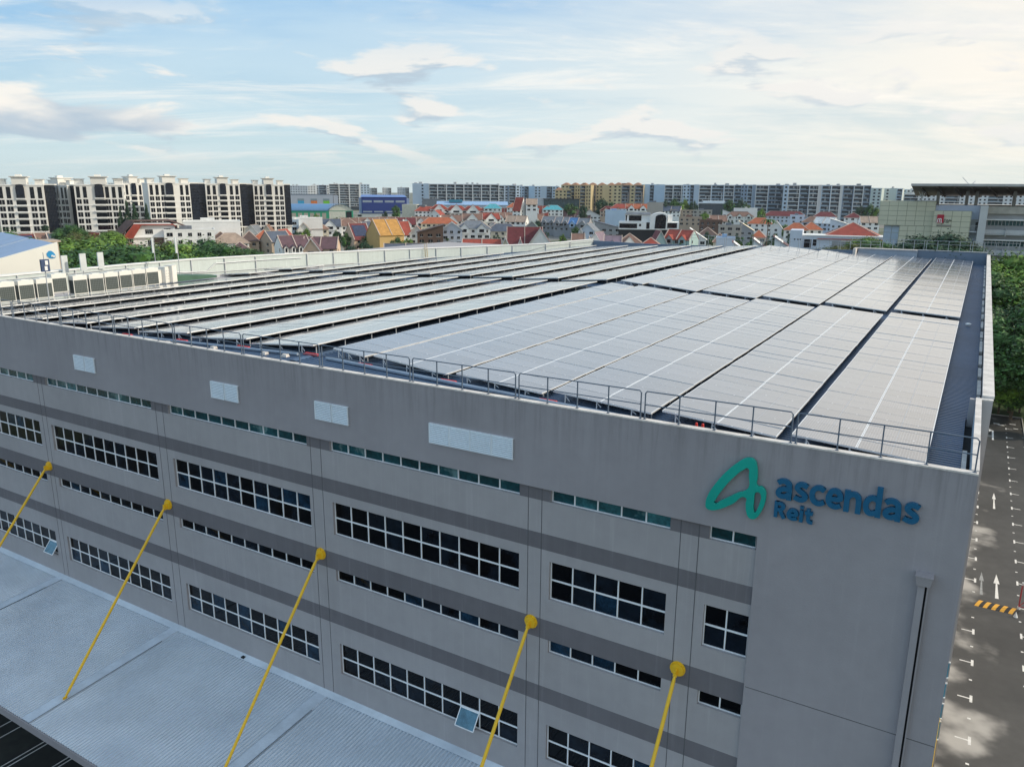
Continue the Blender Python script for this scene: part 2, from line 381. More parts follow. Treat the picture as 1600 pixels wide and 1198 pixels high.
# right parapet near part, return wall, gutter and far parapet
M_BLUEIN = mat('parapet_inner_face', (0.42, 0.52, 0.60), 0.7, var=.08, vs=1)
pm = MB(); pm.box((-.20, .31, -1.44), (-.003, 11.07, -0.03), 1); pm.box((-.22, .30, -0.03), (0.012, 11.35, 0.03), 0)
pm.box((-.45, 11.09, GZ), (.45, 11.35, -0.02), 2)
pm.box((0.012, 11.08, -0.02), (.46, 11.37, 0.03), 0)
pm.hull8([(.10, 11.36, -1.4), (.44, 11.36, -1.4), (.44, 104, -1.4), (.10, 104, -1.4), (.10, 11.36, .02), (.44, 11.36, .02), (.44, 104, .33), (.10, 104, .33)], 3)
pm.hull8([(.02, 11.45, .02), (.49, 11.45, .02), (.43, 104, .34), (.0, 104, .34), (.02, 11.45, .14), (.49, 11.45, .14), (.43, 104, .46), (.0, 104, .46)], 0)
for za_, zb_, mi_ in ((-13.2, -14.0, 4), (-14.35, -15.1, 3), (-15.5, -16.3, 3), (-16.5, -17.5, 4)):
    q_ = MB(); q_.box((.12, 11.03, zb_), (.40, 11.088, za_), 0); q_.box((.08, 11.0, zb_ - .06), (.44, 11.08, zb_), 1); q_.box((.08, 11.0, za_), (.44, 11.08, za_ + .06), 1); under(q_.build('side_window', [mat('side_glass_blue', (.10, .30, .42), .15), M_ALU]), wb)
q_ = MB(); q_.tube((.30, 10.9, -16.2), (.36, 10.9, GZ), .06, 8); under(q_.build('yellow_pipe', M_YEL), wb)
under(pm.build('side_parapet', [M_CAP, M_BLUEIN, M_WALL, M_WALL]), wb)
gm = MB(); y = .5
gm.box((-.5, .3, -1.43), (-.2, 11.0, -1.30), 1); gm.box((-.13, 11.4, -1.43), (.09, 104, -1.30), 1)
rg_ = random.Random(3)
gm.box((-.49, .35, -1.3), (-.33, 6.0, -.99), 0)
y = 12.2
while y < 100:
    l_ = rg_.uniform(2.6, 4.4); gm.box((-.12, y, -1.3), (.05, y + l_, -.99), 0)
    if rg_.random() < .6: gm.box((-.10, y + l_ + .3, -1.3), (.02, y + l_ + .8, -.96), 2)
    y += l_ + rg_.uniform(.9, 2.2)
under(gm.build('roof_gutter', [M_CAP, M_DARK, M_GALV]), wb)
# back wall of the roof, in profile
bw = MB(); M_BACK = mat('back_parapet_blue_grey', (0.16, 0.21, 0.28), .7, var=.1, vs=.5)
BY = 104.0
def bz(px, py): return ony(px, py, BY)
tops = [(907, 374.5), (1000, 380.5), (1100, 384), (1200, 387.5), (1340, 391)]
P_ = [bz(*t) for t in tops]
prev = P_[0]
for q in P_[1:]:
    bw.hull8([(prev.x, BY, -1.44), (q.x, BY, -1.44), (q.x, BY + .3, -1.44), (prev.x, BY + .3, -1.44), (prev.x, BY, prev.z), (q.x, BY, q.z), (q.x, BY + .3, q.z), (prev.x, BY + .3, prev.z)], 0); prev = q
a = bz(1342, 388.0); b = bz(1434, 391.0); c = bz(1541, 396)
bw.hull8([(a.x, BY - .6, -1.44), (b.x, BY - .6, -1.44), (b.x, BY + .3, -1.44), (a.x, BY + .3, -1.44), (a.x, BY - .6, a.z), (b.x, BY - .6, b.z), (b.x, BY + .3, b.z), (a.x, BY + .3, a.z)], 2)
bw.box((a.x - .1, BY - .8, a.z), (b.x, BY + .4, a.z + .12), 1)
bw.box((a.x - .5, BY - 2.6, -1.44), (a.x - .1, BY + .4, a.z + .1), 1)
bw.hull8([(b.x, BY - .1, -1.44), (.1, BY - .1, -1.44), (.1, BY + .3, -1.44), (b.x, BY + .3, -1.44), (b.x, BY - .1, b.z), (.1, BY - .1, c.z), (.1, BY + .3, c.z), (b.x, BY + .3, b.z)], 0)
bw.box((b.x, BY - .2, b.z), (.1, BY + .4, b.z + .08), 3)
under(bw.build('back_parapet', [M_BACK, M_CAP, mat('back_parapet_light', (.34, .40, .48), .7), M_GALV]), wb)
# left parapet: a slightly bowed wall with ribs, light inside face
base_px = [(232, 452), (300, 431), (400, 422), (480, 416), (560, 410), (640, 404.5), (720, 399.5), (800, 395)]
LWP = [Vector((-80.6, -0.0, 0)), Vector((-81.4, 12.0, 0)), Vector((-82.2, 24.0, 0))] + [onz(px, py, -1.3) for px, py in base_px[1:]] + [Vector((-66.0, 92.0, 0)), Vector((-62.5, 103.9, 0))]
LWT = [.62, .60, .60, .60, .48, .40, .25, .15, .0, -.08, -.05, .25]
lw = MB(); lcap = MB(); ribs = MB()
def offs(i, d):
    a_ = LWP[max(0, i - 1)]; b_ = LWP[min(len(LWP) - 1, i + 1)]; t_ = (b_ - a_); t_.z = 0; t_.normalize()
    return Vector((LWP[i].x - t_.y * d, LWP[i].y + t_.x * d, 0))
for i in range(len(LWP) - 1):
    p0, p1, q0, q1 = offs(i, 0), offs(i + 1, 0), offs(i, .35), offs(i + 1, .35)
    t0, t1 = LWT[i], LWT[i + 1]
    lw.hull8([(p0.x, p0.y, GZ), (p1.x, p1.y, GZ), (q1.x, q1.y, GZ), (q0.x, q0.y, GZ), (p0.x, p0.y, t0), (p1.x, p1.y, t1), (q1.x, q1.y, t1), (q0.x, q0.y, t0)])
    p0, p1, q0, q1 = offs(i, -.12), offs(i + 1, -.12), offs(i, .5), offs(i + 1, .5)
    lcap.hull8([(p0.x, p0.y, t0), (p1.x, p1.y, t1), (q1.x, q1.y, t1), (q0.x, q0.y, t0), (p0.x, p0.y, t0 + .14), (p1.x, p1.y, t1 + .14), (q1.x, q1.y, t1 + .14), (q0.x, q0.y, t0 + .14)])
    n = max(1, int((LWP[i + 1] - LWP[i]).length / 4.2))
    for k in range(n):
        f = k / n; x_ = LWP[i].x + (LWP[i + 1].x - LWP[i].x) * f; y_ = LWP[i].y + (LWP[i + 1].y - LWP[i].y) * f
        ribs.box((x_, y_ - .05, -1.4), (x_ + .14, y_ + .05, t0 + (t1 - t0) * f))
    a_ = LWP[i] + Vector((.12, 0, t0 - .32)); b_ = LWP[i + 1] + Vector((.12, 0, t1 - .32)); ribs.tube(a_, b_, .05, 5)
M_LWALL = mat('left_parapet_pale', (0.52, 0.58, 0.56), .7, var=.06, vs=.3, streak=.08)
under(lw.build('left_parapet', M_LWALL, fix=True), wb)
under(lcap.build('parapet_cap', M_WHITE, fix=True), wb)
under(ribs.build('parapet_rib', M_GALV), wb)

# ---- sign on the wall
M_SGREEN = mat('sign_green', (0.0, 0.37, 0.29), .35, var=.08, vs=.5)
M_SBLUE = mat('sign_blue', (0.006, 0.115, 0.235), .35, var=.05)
sg = thing('wall_sign', 'blue and green lettered company sign with a looped emblem high on the grey wall', 'sign', (-4.5, -0.02, -3.2))
def zp(a, b):
    v = ony(1080 + a / 4.21, 700 + b / 4.21, -.15); return (v.x, v.z)
def filled(name, loops, y0, depth, m, parent, bevel=.012):
    cu = bpy.data.curves.new(name, 'CURVE'); cu.dimensions = '2D'; cu.fill_mode = 'BOTH'; cu.extrude = depth / 2; cu.bevel_depth = bevel; cu.bevel_resolution = 1
    for lp in loops:
        s = cu.splines.new('BEZIER'); s.bezier_points.add(len(lp) - 1); s.use_cyclic_u = True
        for bp, q in zip(s.bezier_points, lp):
            bp.co = (q[0], q[1], 0); bp.handle_left_type = bp.handle_right_type = 'AUTO'
    o = bpy.data.objects.new(name, cu); COL.objects.link(o)
    bpy.context.view_layer.update()
    me = bpy.data.meshes.new_from_object(o.evaluated_get(bpy.context.evaluated_depsgraph_get()))
    bpy.data.objects.remove(o); me.materials.clear(); me.materials.append(m)
    me.transform(Matrix.Rotation(R(90), 4, 'X')); me.transform(Matrix.Translation((0, y0, 0)))
    q = bpy.data.objects.new(name, me); COL.objects.link(q); under(q, parent); return q
outer = [(390, 65), (418, 80), (433, 125), (436, 190), (437, 248), (462, 253), (485, 274), (491, 312), (480, 370), (455, 422), (430, 453), (405, 462), (380, 450), (366, 415), (362, 365), (361, 322), (270, 364), (180, 398), (130, 402), (103, 388), (99, 355), (113, 308), (160, 235), (235, 152), (315, 90), (355, 68)]
hole1 = [(375, 128), (383, 180), (377, 262), (300, 296), (200, 342), (152, 359), (163, 332), (220, 252), (290, 180), (345, 138)]
hole2 = [(428, 286), (450, 288), (463, 312), (455, 355), (438, 398), (418, 422), (410, 400), (413, 345), (418, 300)]
filled('emblem', [[zp(*q) for q in lp] for lp in (outer, hole1, hole2)], -.14, .14, M_SGREEN, sg)
GL = {'a': (.93, [[(.14, .80), (.30, .90), (.52, .90), (.70, .78), (.74, .58), (.74, .0)], [(.74, .54), (.36, .50), (.15, .36), (.15, .20), (.30, .10), (.52, .12), (.74, .28)]]),
 's': (.86, [[(.72, .82), (.52, .90), (.30, .87), (.19, .72), (.30, .57), (.58, .43), (.70, .28), (.58, .13), (.36, .09), (.13, .18)]]),
 'c': (.84, [[(.74, .80), (.55, .90), (.33, .86), (.17, .68), (.14, .45), (.22, .22), (.40, .10), (.58, .09), (.76, .19)]]),
 'e': (.93, [[(.16, .46), (.78, .48), (.76, .70), (.63, .86), (.44, .90), (.25, .80), (.14, .50), (.21, .24), (.40, .10), (.58, .09), (.76, .18)]]),
 'n': (.97, [[(.17, .0), (.17, 1.0)], [(.17, .66), (.34, .86), (.54, .90), (.71, .80), (.76, .58), (.76, 0)]]),
 'd': (.98, [[(.76, 0), (.76, 1.42)], [(.76, .76), (.52, .90), (.30, .84), (.15, .64), (.14, .38), (.25, .15), (.45, .09), (.76, .25)]]),
 'R': (.95, [[(.16, 0), (.16, 1.38)], [(.16, 1.28), (.50, 1.28), (.70, 1.14), (.70, .90), (.50, .72), (.16, .70)], [(.44, .70), (.78, 0)]]),
 'i': (.42, [[(.18, 0), (.18, 1.0)], [(.18, 1.24), (.18, 1.36)]]),
 't': (.62, [[(.26, 1.25), (.26, .26), (.38, .10), (.56, .12)], [(.05, .90), (.54, .90)]])}
def smooth_path(p, it=2):
    for _ in range(it):
        if len(p) < 3: return p
        q = [p[0]]
        for a_, b_ in zip(p, p[1:]): q += [(a_[0] * .75 + b_[0] * .25, a_[1] * .75 + b_[1] * .25), (a_[0] * .25 + b_[0] * .75, a_[1] * .25 + b_[1] * .75)]
        p = q + [p[-1]]
    return p
def letters(word, x0, x1, zb, xh, sw):
    tot = sum(GL[c_][0] for c_ in word); kx = (x1 - x0) / tot; cx_ = x0
    for c_ in word:
        adv, paths = GL[c_]; m = MB(); n_ = 0
        for pth in paths:
            P2 = [(cx_ + u_ * kx, zb + v_ * xh) for u_, v_ in smooth_path(pth)]
            for a_, b_ in zip(P2, P2[1:]):
                dx_, dz_ = b_[0] - a_[0], b_[1] - a_[1]; l_ = math.hypot(dx_, dz_) or 1; ux, uz_ = dx_ / l_, dz_ / l_; nx_, nz_ = -uz_ * sw / 2, ux * sw / 2
                e = sw * .16; n_ += 1; yf = -.14 - (n_ % 17) * .0009
                m.prism([(a_[0] - ux * e - nx_, a_[1] - uz_ * e - nz_), (b_[0] + ux * e - nx_, b_[1] + uz_ * e - nz_), (b_[0] + ux * e + nx_, b_[1] + uz_ * e + nz_), (a_[0] - ux * e + nx_, a_[1] - uz_ * e + nz_)], yf, .0)
        under(m.build('letter', M_SBLUE, None, fix=True), sg); cx_ += adv * kx
letters('ascendas', -6.36, -1.50, -2.13, .755, .185)
letters('Reit', -6.36, -4.95, -2.90, .43, .13)

# ---- downpipe with hopper on the wall
dp = thing('downpipe', 'grey boxed rainwater pipe with a square hopper near the wall corner', 'downpipe', (-1.1, -.02, GZ))
h = MB(); h.hull8([(-1.33, -.34, -4.25), (-.90, -.34, -4.25), (-.90, 0, -4.25), (-1.33, 0, -4.25), (-1.38, -.40, -3.9), (-.85, -.40, -3.9), (-.85, 0, -3.9), (-1.38, 0, -3.9)])
h.box((-1.40, -.42, -3.9), (-.83, 0, -3.86)); under(h.build('hopper', M_WALLT, fix=True), dp)
h = MB(); h.box((-1.28, -.24, GZ), (-1.06, 0, -4.25)); under(h.build('pipe', M_WALLT), dp)
h = MB(); h.box((-1.055, -.10, GZ), (-.995, 0, -4.25), 1); h.box((-.99, -.16, GZ), (-.94, 0, -4.25), 0); under(h.build('conduit', [M_WALLT, M_DARK]), dp)

# ---- canopy over the loading bay
cz0, czs = -19.65, 0.07
CY = -10.0
cp = thing('loading_canopy', 'pale blue corrugated metal canopy projecting from the wall over the loading bays', 'canopy', (-50, -5, -20))
m = MB(); x = -104.0; prof = []
while x < -4.0:
    prof += [(x, 0), (x + .11, 0), (x + .135, .055), (x + .20, .055)]; x += .23
prof.append((x, 0))
for (xa, ha), (xb, hb) in zip(prof, prof[1:]):
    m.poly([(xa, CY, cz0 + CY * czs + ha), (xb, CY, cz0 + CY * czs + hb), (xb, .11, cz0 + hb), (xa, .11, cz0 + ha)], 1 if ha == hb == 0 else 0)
under(m.build('roof_sheet', [M_CANOPY, mat('canopy_trough_darker', (.47, .54, .61), .6, var=.15, vs=.5)]), cp)  # flat troughs in a darker tone than the ribs
m = MB(); m.hull8([(-104, CY + .05, cz0 + CY * czs - .45), (-4, CY + .05, cz0 + CY * czs - .45), (-4, 0, cz0 - .5), (-104, 0, cz0 - .5), (-104, CY + .05, cz0 + CY * czs - .02), (-4, CY + .05, cz0 + CY * czs - .02), (-4, 0, cz0 - .03), (-104, 0, cz0 - .03)])
m.box((-104, CY - .06, cz0 + CY * czs - .5), (-4, CY + .05, cz0 + CY * czs - .03))
under(m.build('fascia', M_WALLT), cp)
fl = MB()
fl.hull8([(-104, -.28, cz0 + .035), (-4, -.28, cz0 + .035), (-4, .115, cz0 + .16), (-104, .115, cz0 + .16), (-104, -.28, cz0 + .065), (-4, -.28, cz0 + .065), (-4, .115, cz0 + .19), (-104, .115, cz0 + .19)])
under(fl.build('wall_flashing', M_CANOPY), cp)
SEAMS = [-84.8, -71.3, -57.8, -44.3, -30.95, -17.4]
for sx in SEAMS:
    m = MB()
    m.hull8([(sx, CY, cz0 + CY * czs + .05), (sx + .75, CY, cz0 + CY * czs + .05), (sx + .75, .0, cz0 + .05), (sx, 0, cz0 + .05), (sx, CY, cz0 + CY * czs + .075), (sx + .75, CY, cz0 + CY * czs + .075), (sx + .75, 0, cz0 + .075), (sx, 0, cz0 + .075)])
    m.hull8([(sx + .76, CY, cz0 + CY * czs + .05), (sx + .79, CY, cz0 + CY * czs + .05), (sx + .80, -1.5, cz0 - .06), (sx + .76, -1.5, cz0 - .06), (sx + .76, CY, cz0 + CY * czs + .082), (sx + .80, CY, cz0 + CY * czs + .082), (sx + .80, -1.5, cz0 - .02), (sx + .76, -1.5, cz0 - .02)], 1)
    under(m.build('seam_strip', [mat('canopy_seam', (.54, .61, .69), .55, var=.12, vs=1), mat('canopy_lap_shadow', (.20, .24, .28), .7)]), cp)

# ---- yellow tie rods
STX = [(-70.8, 'yellow tie rod at the far left wall bay'), (-57.24, 'leftmost yellow tie rod in view, cut by the left edge of the photo'), (-43.67, 'yellow tie rod whose foot shows fully on the canopy'),
       (-30.35, 'middle yellow tie rod running down across the lower windows'), (-16.9, 'yellow tie rod beside the open window sash'), (-9.71, 'rightmost yellow tie rod, nearest the blank wall end')]
plate = MB(); 
plate.tube((0, .12, 0), (0, .06, 0), .34, 20); plate.tube((0, .06, 0), (0, -.03, 0), .27, 20)
plate.box((-.035, -.3, -.28), (.035, -.0, .10)); plate.tube((-.08, -.22, -.14), (.08, -.22, -.14), .07, 10)
for k in range(8): plate.tube((.30 * math.cos(k * .785), .05, .30 * math.sin(k * .785)), (.30 * math.cos(k * .785), .02, .30 * math.sin(k * .785)), .03, 6)
pme = plate.mesh('wall_plate', M_YEL)
zt = cz0 - 7.7 * czs + .12
rod = MB(); v0 = Vector((0, -.22, -.14)); v1 = Vector((0, -7.85, zt + 10.75)); d_ = (v1 - v0).normalized()
rod.tube(v0, v0 + d_ * .35, .05, 10, r2=.082); rod.tube(v0 + d_ * .35, v1 - d_ * .4, .082, 12); rod.tube(v1 - d_ * .4, v1, .082, 10, r2=.05)
rme = rod.mesh('rod', M_YEL, smooth=False)
ft = MB(); ft.box((-.14, -8.0, zt + 10.75 - .14), (.14, -7.6, zt + 10.75 - .09)); ft.box((-.03, -7.97, zt + 10.75 - .09), (.03, -7.72, zt + 10.75 + .08)); ft.tube((-.06, -7.85, zt + 10.75), (.06, -7.85, zt + 10.75), .05, 8)
fme = ft.mesh('foot_bracket', M_YEL)
for i, (sx, lab) in enumerate(STX):
    t = thing('tie_rod', lab, 'tie rod', (sx, 0, -10.75), group='yellow tie rods holding up the canopy')
    inst('wall_plate', pme, t); inst('rod', rme, t); inst('foot_bracket', fme, t)
# =================================================================== SOLAR ARRAYS
KS = 1.034
def sc(x, y, z): return CAM + (Vector((x, y, z)) - CAM) * KS
def pv_mat():
    m = mat('solar_cells', (0.142, 0.142, 0.162), 0.19, var=.12, vs=.7, isl=.0, spec=1.0)
    t = m.node_tree; n = t.nodes; l = t.links; b = n['Principled BSDF']
    # fine silver cell lines added over the dusty cell colour
    old = b.inputs['Base Color'].links[0].from_socket
    tcn = n.new('ShaderNodeTexCoord'); sp = n.new('ShaderNodeSeparateXYZ'); l.new(tcn.outputs['Object'], sp.inputs[0])
    def line(src, per, wd):
        a = n.new('ShaderNodeMath'); a.operation = 'PINGPONG'; l.new(src, a.inputs[0]); a.inputs[1].default_value = per / 2
        c = n.new('ShaderNodeMath'); c.operation = 'LESS_THAN'; l.new(a.outputs[0], c.inputs[0]); c.inputs[1].default_value = wd; return c.outputs[0]
    ad = n.new('ShaderNodeMath'); ad.operation = 'MAXIMUM'; l.new(line(sp.outputs[0], .0975, .007), ad.inputs[0]); l.new(line(sp.outputs[1], .195, .004), ad.inputs[1])
    sc_ = n.new('ShaderNodeMath'); sc_.operation = 'MULTIPLY'; l.new(ad.outputs[0], sc_.inputs[0]); sc_.inputs[1].default_value = .55
    mx = n.new('ShaderNodeMix'); mx.data_type = 'RGBA'; l.new(sc_.outputs[0], mx.inputs[0]); l.new(old, mx.inputs[6]); mx.inputs[7].default_value = (.45, .45, .47, 1)
    oi = n.new('ShaderNodeObjectInfo'); mr_ = n.new('ShaderNodeMapRange'); l.new(oi.outputs['Random'], mr_.inputs[0]); mr_.inputs[3].default_value = .86; mr_.inputs[4].default_value = 1.14
    vm = n.new('ShaderNodeVectorMath'); vm.operation = 'SCALE'; l.new(mx.outputs[2], vm.inputs[0]); l.new(mr_.outputs[0], vm.inputs['Scale'])
    l.new(vm.outputs[0], b.inputs['Base Color']); b.inputs['IOR'].default_value = 1.55; b.inputs['Coat Weight'].default_value = 1.0; b.inputs['Coat IOR'].default_value = 1.6; b.inputs['Coat Roughness'].default_value = .12
    return m
M_PV = pv_mat()
M_PVF = mat('panel_frame_silver', (.78, .79, .80), .4, .2, var=.03)
M_PVL = mat('panel_back_line', (.42, .43, .45), .5, var=.03)
M_PVE = mat('panel_edge_grey', (.15, .155, .17), .5, var=.03)
PW, PL = 2.40, 1.172                           # one panel: across the row, along the row
def panel_faces(m, o, ex, ey, ez):             # local frame vectors, so that merged tables can reuse it
    def P(x, y, z=0): return o + ex * x + ey * y + ez * z
    h = PW / 2 - .006; q = PL / 2 - .004
    m.poly([P(-h, -q, -.04), P(-h, q, -.04), P(h, q, -.04), P(h, -q, -.04)], 3)
    for a, b in (((-h, -q), (h, -q)), ((h, -q), (h, q)), ((h, q), (-h, q)), ((-h, q), (-h, -q))):
        m.poly([P(*a, -.07), P(*b, -.07), P(*b), P(*a)], 1)
    fx, fy = .036, .014
    m.poly([P(-h + fx, -q + fy), P(-.012, -q + fy), P(-.012, q - fy), P(-h + fx, q - fy)], 0)
    m.poly([P(.012, -q + fy), P(h - fx, -q + fy), P(h - fx, q - fy), P(.012, q - fy)], 0)
    m.poly([P(-.012, -q + fy), P(.012, -q + fy), P(.012, q - fy), P(-.012, q - fy)], 2)
    m.poly([P(-h, -q), P(-h + fx, -q), P(-h + fx, q), P(-h, q)], 1); m.poly([P(h - fx, -q), P(h, -q), P(h, q), P(h - fx, q)], 1)
    m.poly([P(-h + fx, -q), P(h - fx, -q), P(h - fx, -q + fy), P(-h + fx, -q + fy)], 3); m.poly([P(-h + fx, q - fy), P(h - fx, q - fy), P(h - fx, q), P(-h + fx, q)], 3)
    for s in (-.6, .6): m.poly([P(s * 1.0 - .035, -q - .002, .003), P(s + .035, -q - .002, .003), P(s + .035, -q + .05, .003), P(s - .035, -q + .05, .003)], 1)
pmb = MB(); panel_faces(pmb, Vector((0, 0, 0)), Vector((1, 0, 0)), Vector((0, 1, 0)), Vector((0, 0, 1)))
PME = pmb.mesh('solar_panel', [M_PV, M_PVF, M_PVL, M_PVE])
legm = MB(); legm.box((-.02, -.025, 0), (.02, .025, 1.0)); LEG = legm.mesh('leg', M_GALV)
ztop = lambda x: zs(x) + .06
def table(label, xL, zL, xR, zR, y0, y1, ncols, individual, legs=True, group='solar arrays laid in rows on the roof', both=False):
    t = thing('solar_array', label, 'solar array', ((xL + xR) / 2, (y0 + y1) / 2, ztop((xL + xR) / 2)), group=group)
    T = t.location
    ex = Vector((xR - xL, 0, zR - zL)); wid = ex.length; ex.normalize(); ey = Vector((0, 1, 0)); ez = ex.cross(ey)
    n = int((y1 - y0) / PL); rot = -math.asin(ex.z)
    kx = wid / (ncols * PW)
    mer = MB()
    for j in range(n):
        ty = random.gauss(0, .0035); dzj = random.uniform(-.012, .012)
        for i in range(ncols):
            c_ = Vector((xL, 0, zL)) + ex * (wid * (i + .5) / ncols); c_.y = y0 + (j + .5) * PL; c_.z += dzj
            if individual:
                inst('solar_panel', PME, t, c_ - T, (ty + random.gauss(0, .0012), -math.asin(ex.z) + random.gauss(0, .0015), 0), (kx, 1, 1))
            else:
                e2 = (ey + ez * ty).normalized(); panel_faces(mer, c_ - T, ex * kx, e2, ez)
    if not individual: mer.build('panel_surface', [M_PV, M_PVF, M_PVL, M_PVE], t)
    f = MB()                                    # purlins under the panels
    for fr_ in (.04, .26, .5, .74, .96):
        a_ = Vector((xL, 0, zL)) + ex * (wid * fr_) - ez * .09 - T; f.box((a_.x - .03, y0 + .05 - T.y, a_.z - .04), (a_.x + .03, y0 + n * PL - .05 - T.y, a_.z + .04))
    y = y0 + .35
    cnt = 0
    while y < y0 + n * PL:
        a_ = Vector((xL, y, zL)) + ex * .25 - ez * .17 - T; b_ = Vector((xR, y, zR)) - ex * .1 - ez * .17 - T; a_.y = b_.y = y - T.y
        f.tube(a_, b_, .035, 4)
        if legs:
            for xx, zz_ in ((xR - .12, zR - .2), (xL + .5, zL + (zR - zL) * .1 - .2)) if (cnt == 0 or both) else ((xR - .12, zR - .2),):
                hgt = zz_ - ztop(xx) + .02
                if hgt > .05: inst('leg', LEG, t, (xx - T.x, y - T.y, ztop(xx) - .02 - T.z), scl=(1, 1, hgt + .05))
        y += 2.34; cnt += 1
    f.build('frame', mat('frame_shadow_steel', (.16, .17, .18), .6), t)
    if individual:
        b = MB()                                # small braces on the front end
        for fr_ in (.12, .45, .8):
            c_ = Vector((xL, y0, zL)) + ex * (wid * fr_); b.tube((c_.x - T.x, .3, ztop(c_.x) - T.z), (c_.x - T.x, .3, c_.z - .1 - T.z), .03, 5)
            b.tube((c_.x - T.x, .3, c_.z - .15 - T.z), (c_.x - T.x + .22, .3, ztop(c_.x) + .1 - T.z), .02, 5)
        o = b.build('end_brace', M_ALU, t); o.location = (0, y0 - T.y - .3 + .12, 0)
    return t
RT = [(-6.20, .08, -1.58, -.18, 2, 'rightmost'), (-11.36, .23, -6.72, -.11, 2, 'second from right'), (-16.45, .38, -11.81, .05, 2, 'third from right'),
      (-21.69, .51, -17.0, .18, 2, 'fourth from right'), (-26.80, .79, -22.28, .37, 2, 'fifth from right'), (-29.55, .86, -27.38, .67, 1, 'narrow ridge-side')]
LT = []
xr = [-31.0, -36.2, -41.4, -46.6, -51.8, -57.1, -62.4, -67.6, -72.8]; zr = [.89, .70, .53, .36, .19, .02, -.14, -.30, -.46]
for k, (a, b) in enumerate(zip(xr, zr)): LT.append((a - 4.82, b - .39, a, b, 2, (ORD[k] + ' west of the ridge') if k else 'raised row just west of the ridge'))
YF = sc(0, 1.0, 0).y; YA0, YA1 = sc(0, 38.2, 0).y, sc(0, 39.4, 0).y
YB0, YB1, YE = YA1 + 37 * PL + .02, YA1 + 37 * PL + .45, YA1 + 37 * PL + .45 + 15 * PL
def scx(x, z): v = sc(x, 1, z); return v.x, v.z
for k, (xl, zl, xR_, zR_, nc, lab) in enumerate(RT):
    a, za = scx(xl, zl); b, zb = scx(xR_, zR_)
    table('glossy solar array in the front section, %s row' % lab, a, za, b, zb, YF, YA0 - .02, nc, True)
    table('pale solar array behind the cross walkway, %s row' % lab, a, za, b, zb, YA1, YB0, nc, True)
    table('short solar array at the back parapet, %s row' % lab, a, za, b, zb, YB1, YE, nc, False)
for k, (xl, zl, xR_, zR_, nc, lab) in enumerate(LT):
    a, za = scx(xl, zl); b, zb = scx(xR_, zR_)
    y0 = YF + (0 if k < 8 else 33)
    table('tilted solar array in the front half, %s' % lab, a, za, b, zb, y0, YA0 - .02, nc, k < 3)
    ye = [101.5, 101, 100.5, 100, 99.5, 99, 76, 66, 48][k]
    table('tilted solar array beyond the cross walkway, %s' % lab, a, za, b, zb, YA1, ye, nc, False)

# =================================================================== RAILING SECTIONS
def railing(n, wd, ht, r=.026):
    p = [MB() for _ in range(3)]
    posts = []
    for i in range(n + 1):
        x = -wd / 2 + wd * i / n; posts.append((x, ht if i in (0, n) else ht - .02))
    t = MB(); t.path([(-wd / 2, 0, ht - .08), (-wd / 2 + .07, 0, ht), (wd / 2 - .07, 0, ht), (wd / 2, 0, ht - .08)], r, 8)
    md = MB(); md.tube((-wd / 2, 0, ht * .52), (wd / 2, 0, ht * .52), r * .9, 8)
    ps = MB(); ps.box((-r * .9, -r * .9, 0), (r * .9, r * .9, 1)); ps.box((-.06, -.06, 0), (.06, .06, .012))
    return t.mesh('top_rail', M_RAIL), md.mesh('mid_rail', M_RAIL), ps.mesh('post', M_RAIL), posts
rt_, rm_, rp_, posts = railing(4, 5.74, 1.17)
M_RAIL2 = mat('rail_galvanised', (.42, .44, .46), .5, .2)
x = -2.99; k = 0
while x > -72:
    t = thing('railing_section', 'blue grey railing section on the front roof edge, %s from the right corner' % ORD[k], 'railing', (x, .14, 0.0), group='railing sections along the front roof edge')
    inst('top_rail', rt_, t); inst('mid_rail', rm_, t)
    for px_, h_ in posts: inst('post', rp_, t, (px_, 0, 0), scl=(1, 1, h_ if abs(px_) < 2.8 else h_ - .07))
    x -= 5.92; k += 1
# thin railing on the back parapet
k = 0; xx = -44.0
while xx < -1:
    w_ = 6.0
    t = thing('railing_section', 'thin galvanised railing section on the back parapet, %s from its left end' % ORD[k], 'railing', (xx + 3, BY + .1, .75 if xx < -17 else 1.15), group='railing sections along the back parapet')
    m = MB(); m.tube((-3, 0, 1.0), (2.9, 0, 1.0), .03, 5); m.build('top_rail', M_RAIL2, t)
    m = MB(); m.tube((-3, 0, .5), (2.9, 0, .5), .025, 5); m.build('mid_rail', M_RAIL2, t)
    m = MB(); m.box((-.03, -.03, -.8), (.03, .03, 1.0)); me = m.mesh('post', M_RAIL2)
    for q in (-2.9, -1.45, 0, 1.45, 2.8): inst('post', me, t, (q, 0, 0))
    xx += 6; k += 1

# =================================================================== SMALL THINGS ON THE ROOF EDGE
tr = MB(); tr.path([(-30.5, 1.45, zs(-30.5) + .16), (-1.2, 1.45, zs(-1.2) + .16)], .10, 8)
tag(tr.build('cable_conduit', mat('conduit_blue_grey', (.26, .33, .42), .5), None), 'blue grey cable conduit laid behind the front railing east of the ridge', 'conduit')
tr = MB(); tr.path([(-74, 1.3, zs(-74) + .16), (-32.5, 1.3, zs(-32.5) + .16)], .08, 8)
tag(tr.build('cable_conduit', MATS['conduit_blue_grey'], None), 'blue grey cable conduit laid behind the front railing west of the ridge', 'conduit')
rd = MB(); rd.hull8([(-.55, -.10, 0), (.55, -.10, 0), (.55, .10, 0), (-.55, .10, 0), (-.45, -.06, .09), (.45, -.06, .09), (.45, .06, .09), (-.45, .06, .09)])
rdm = rd.mesh('red_tray', M_RED)
k = 0
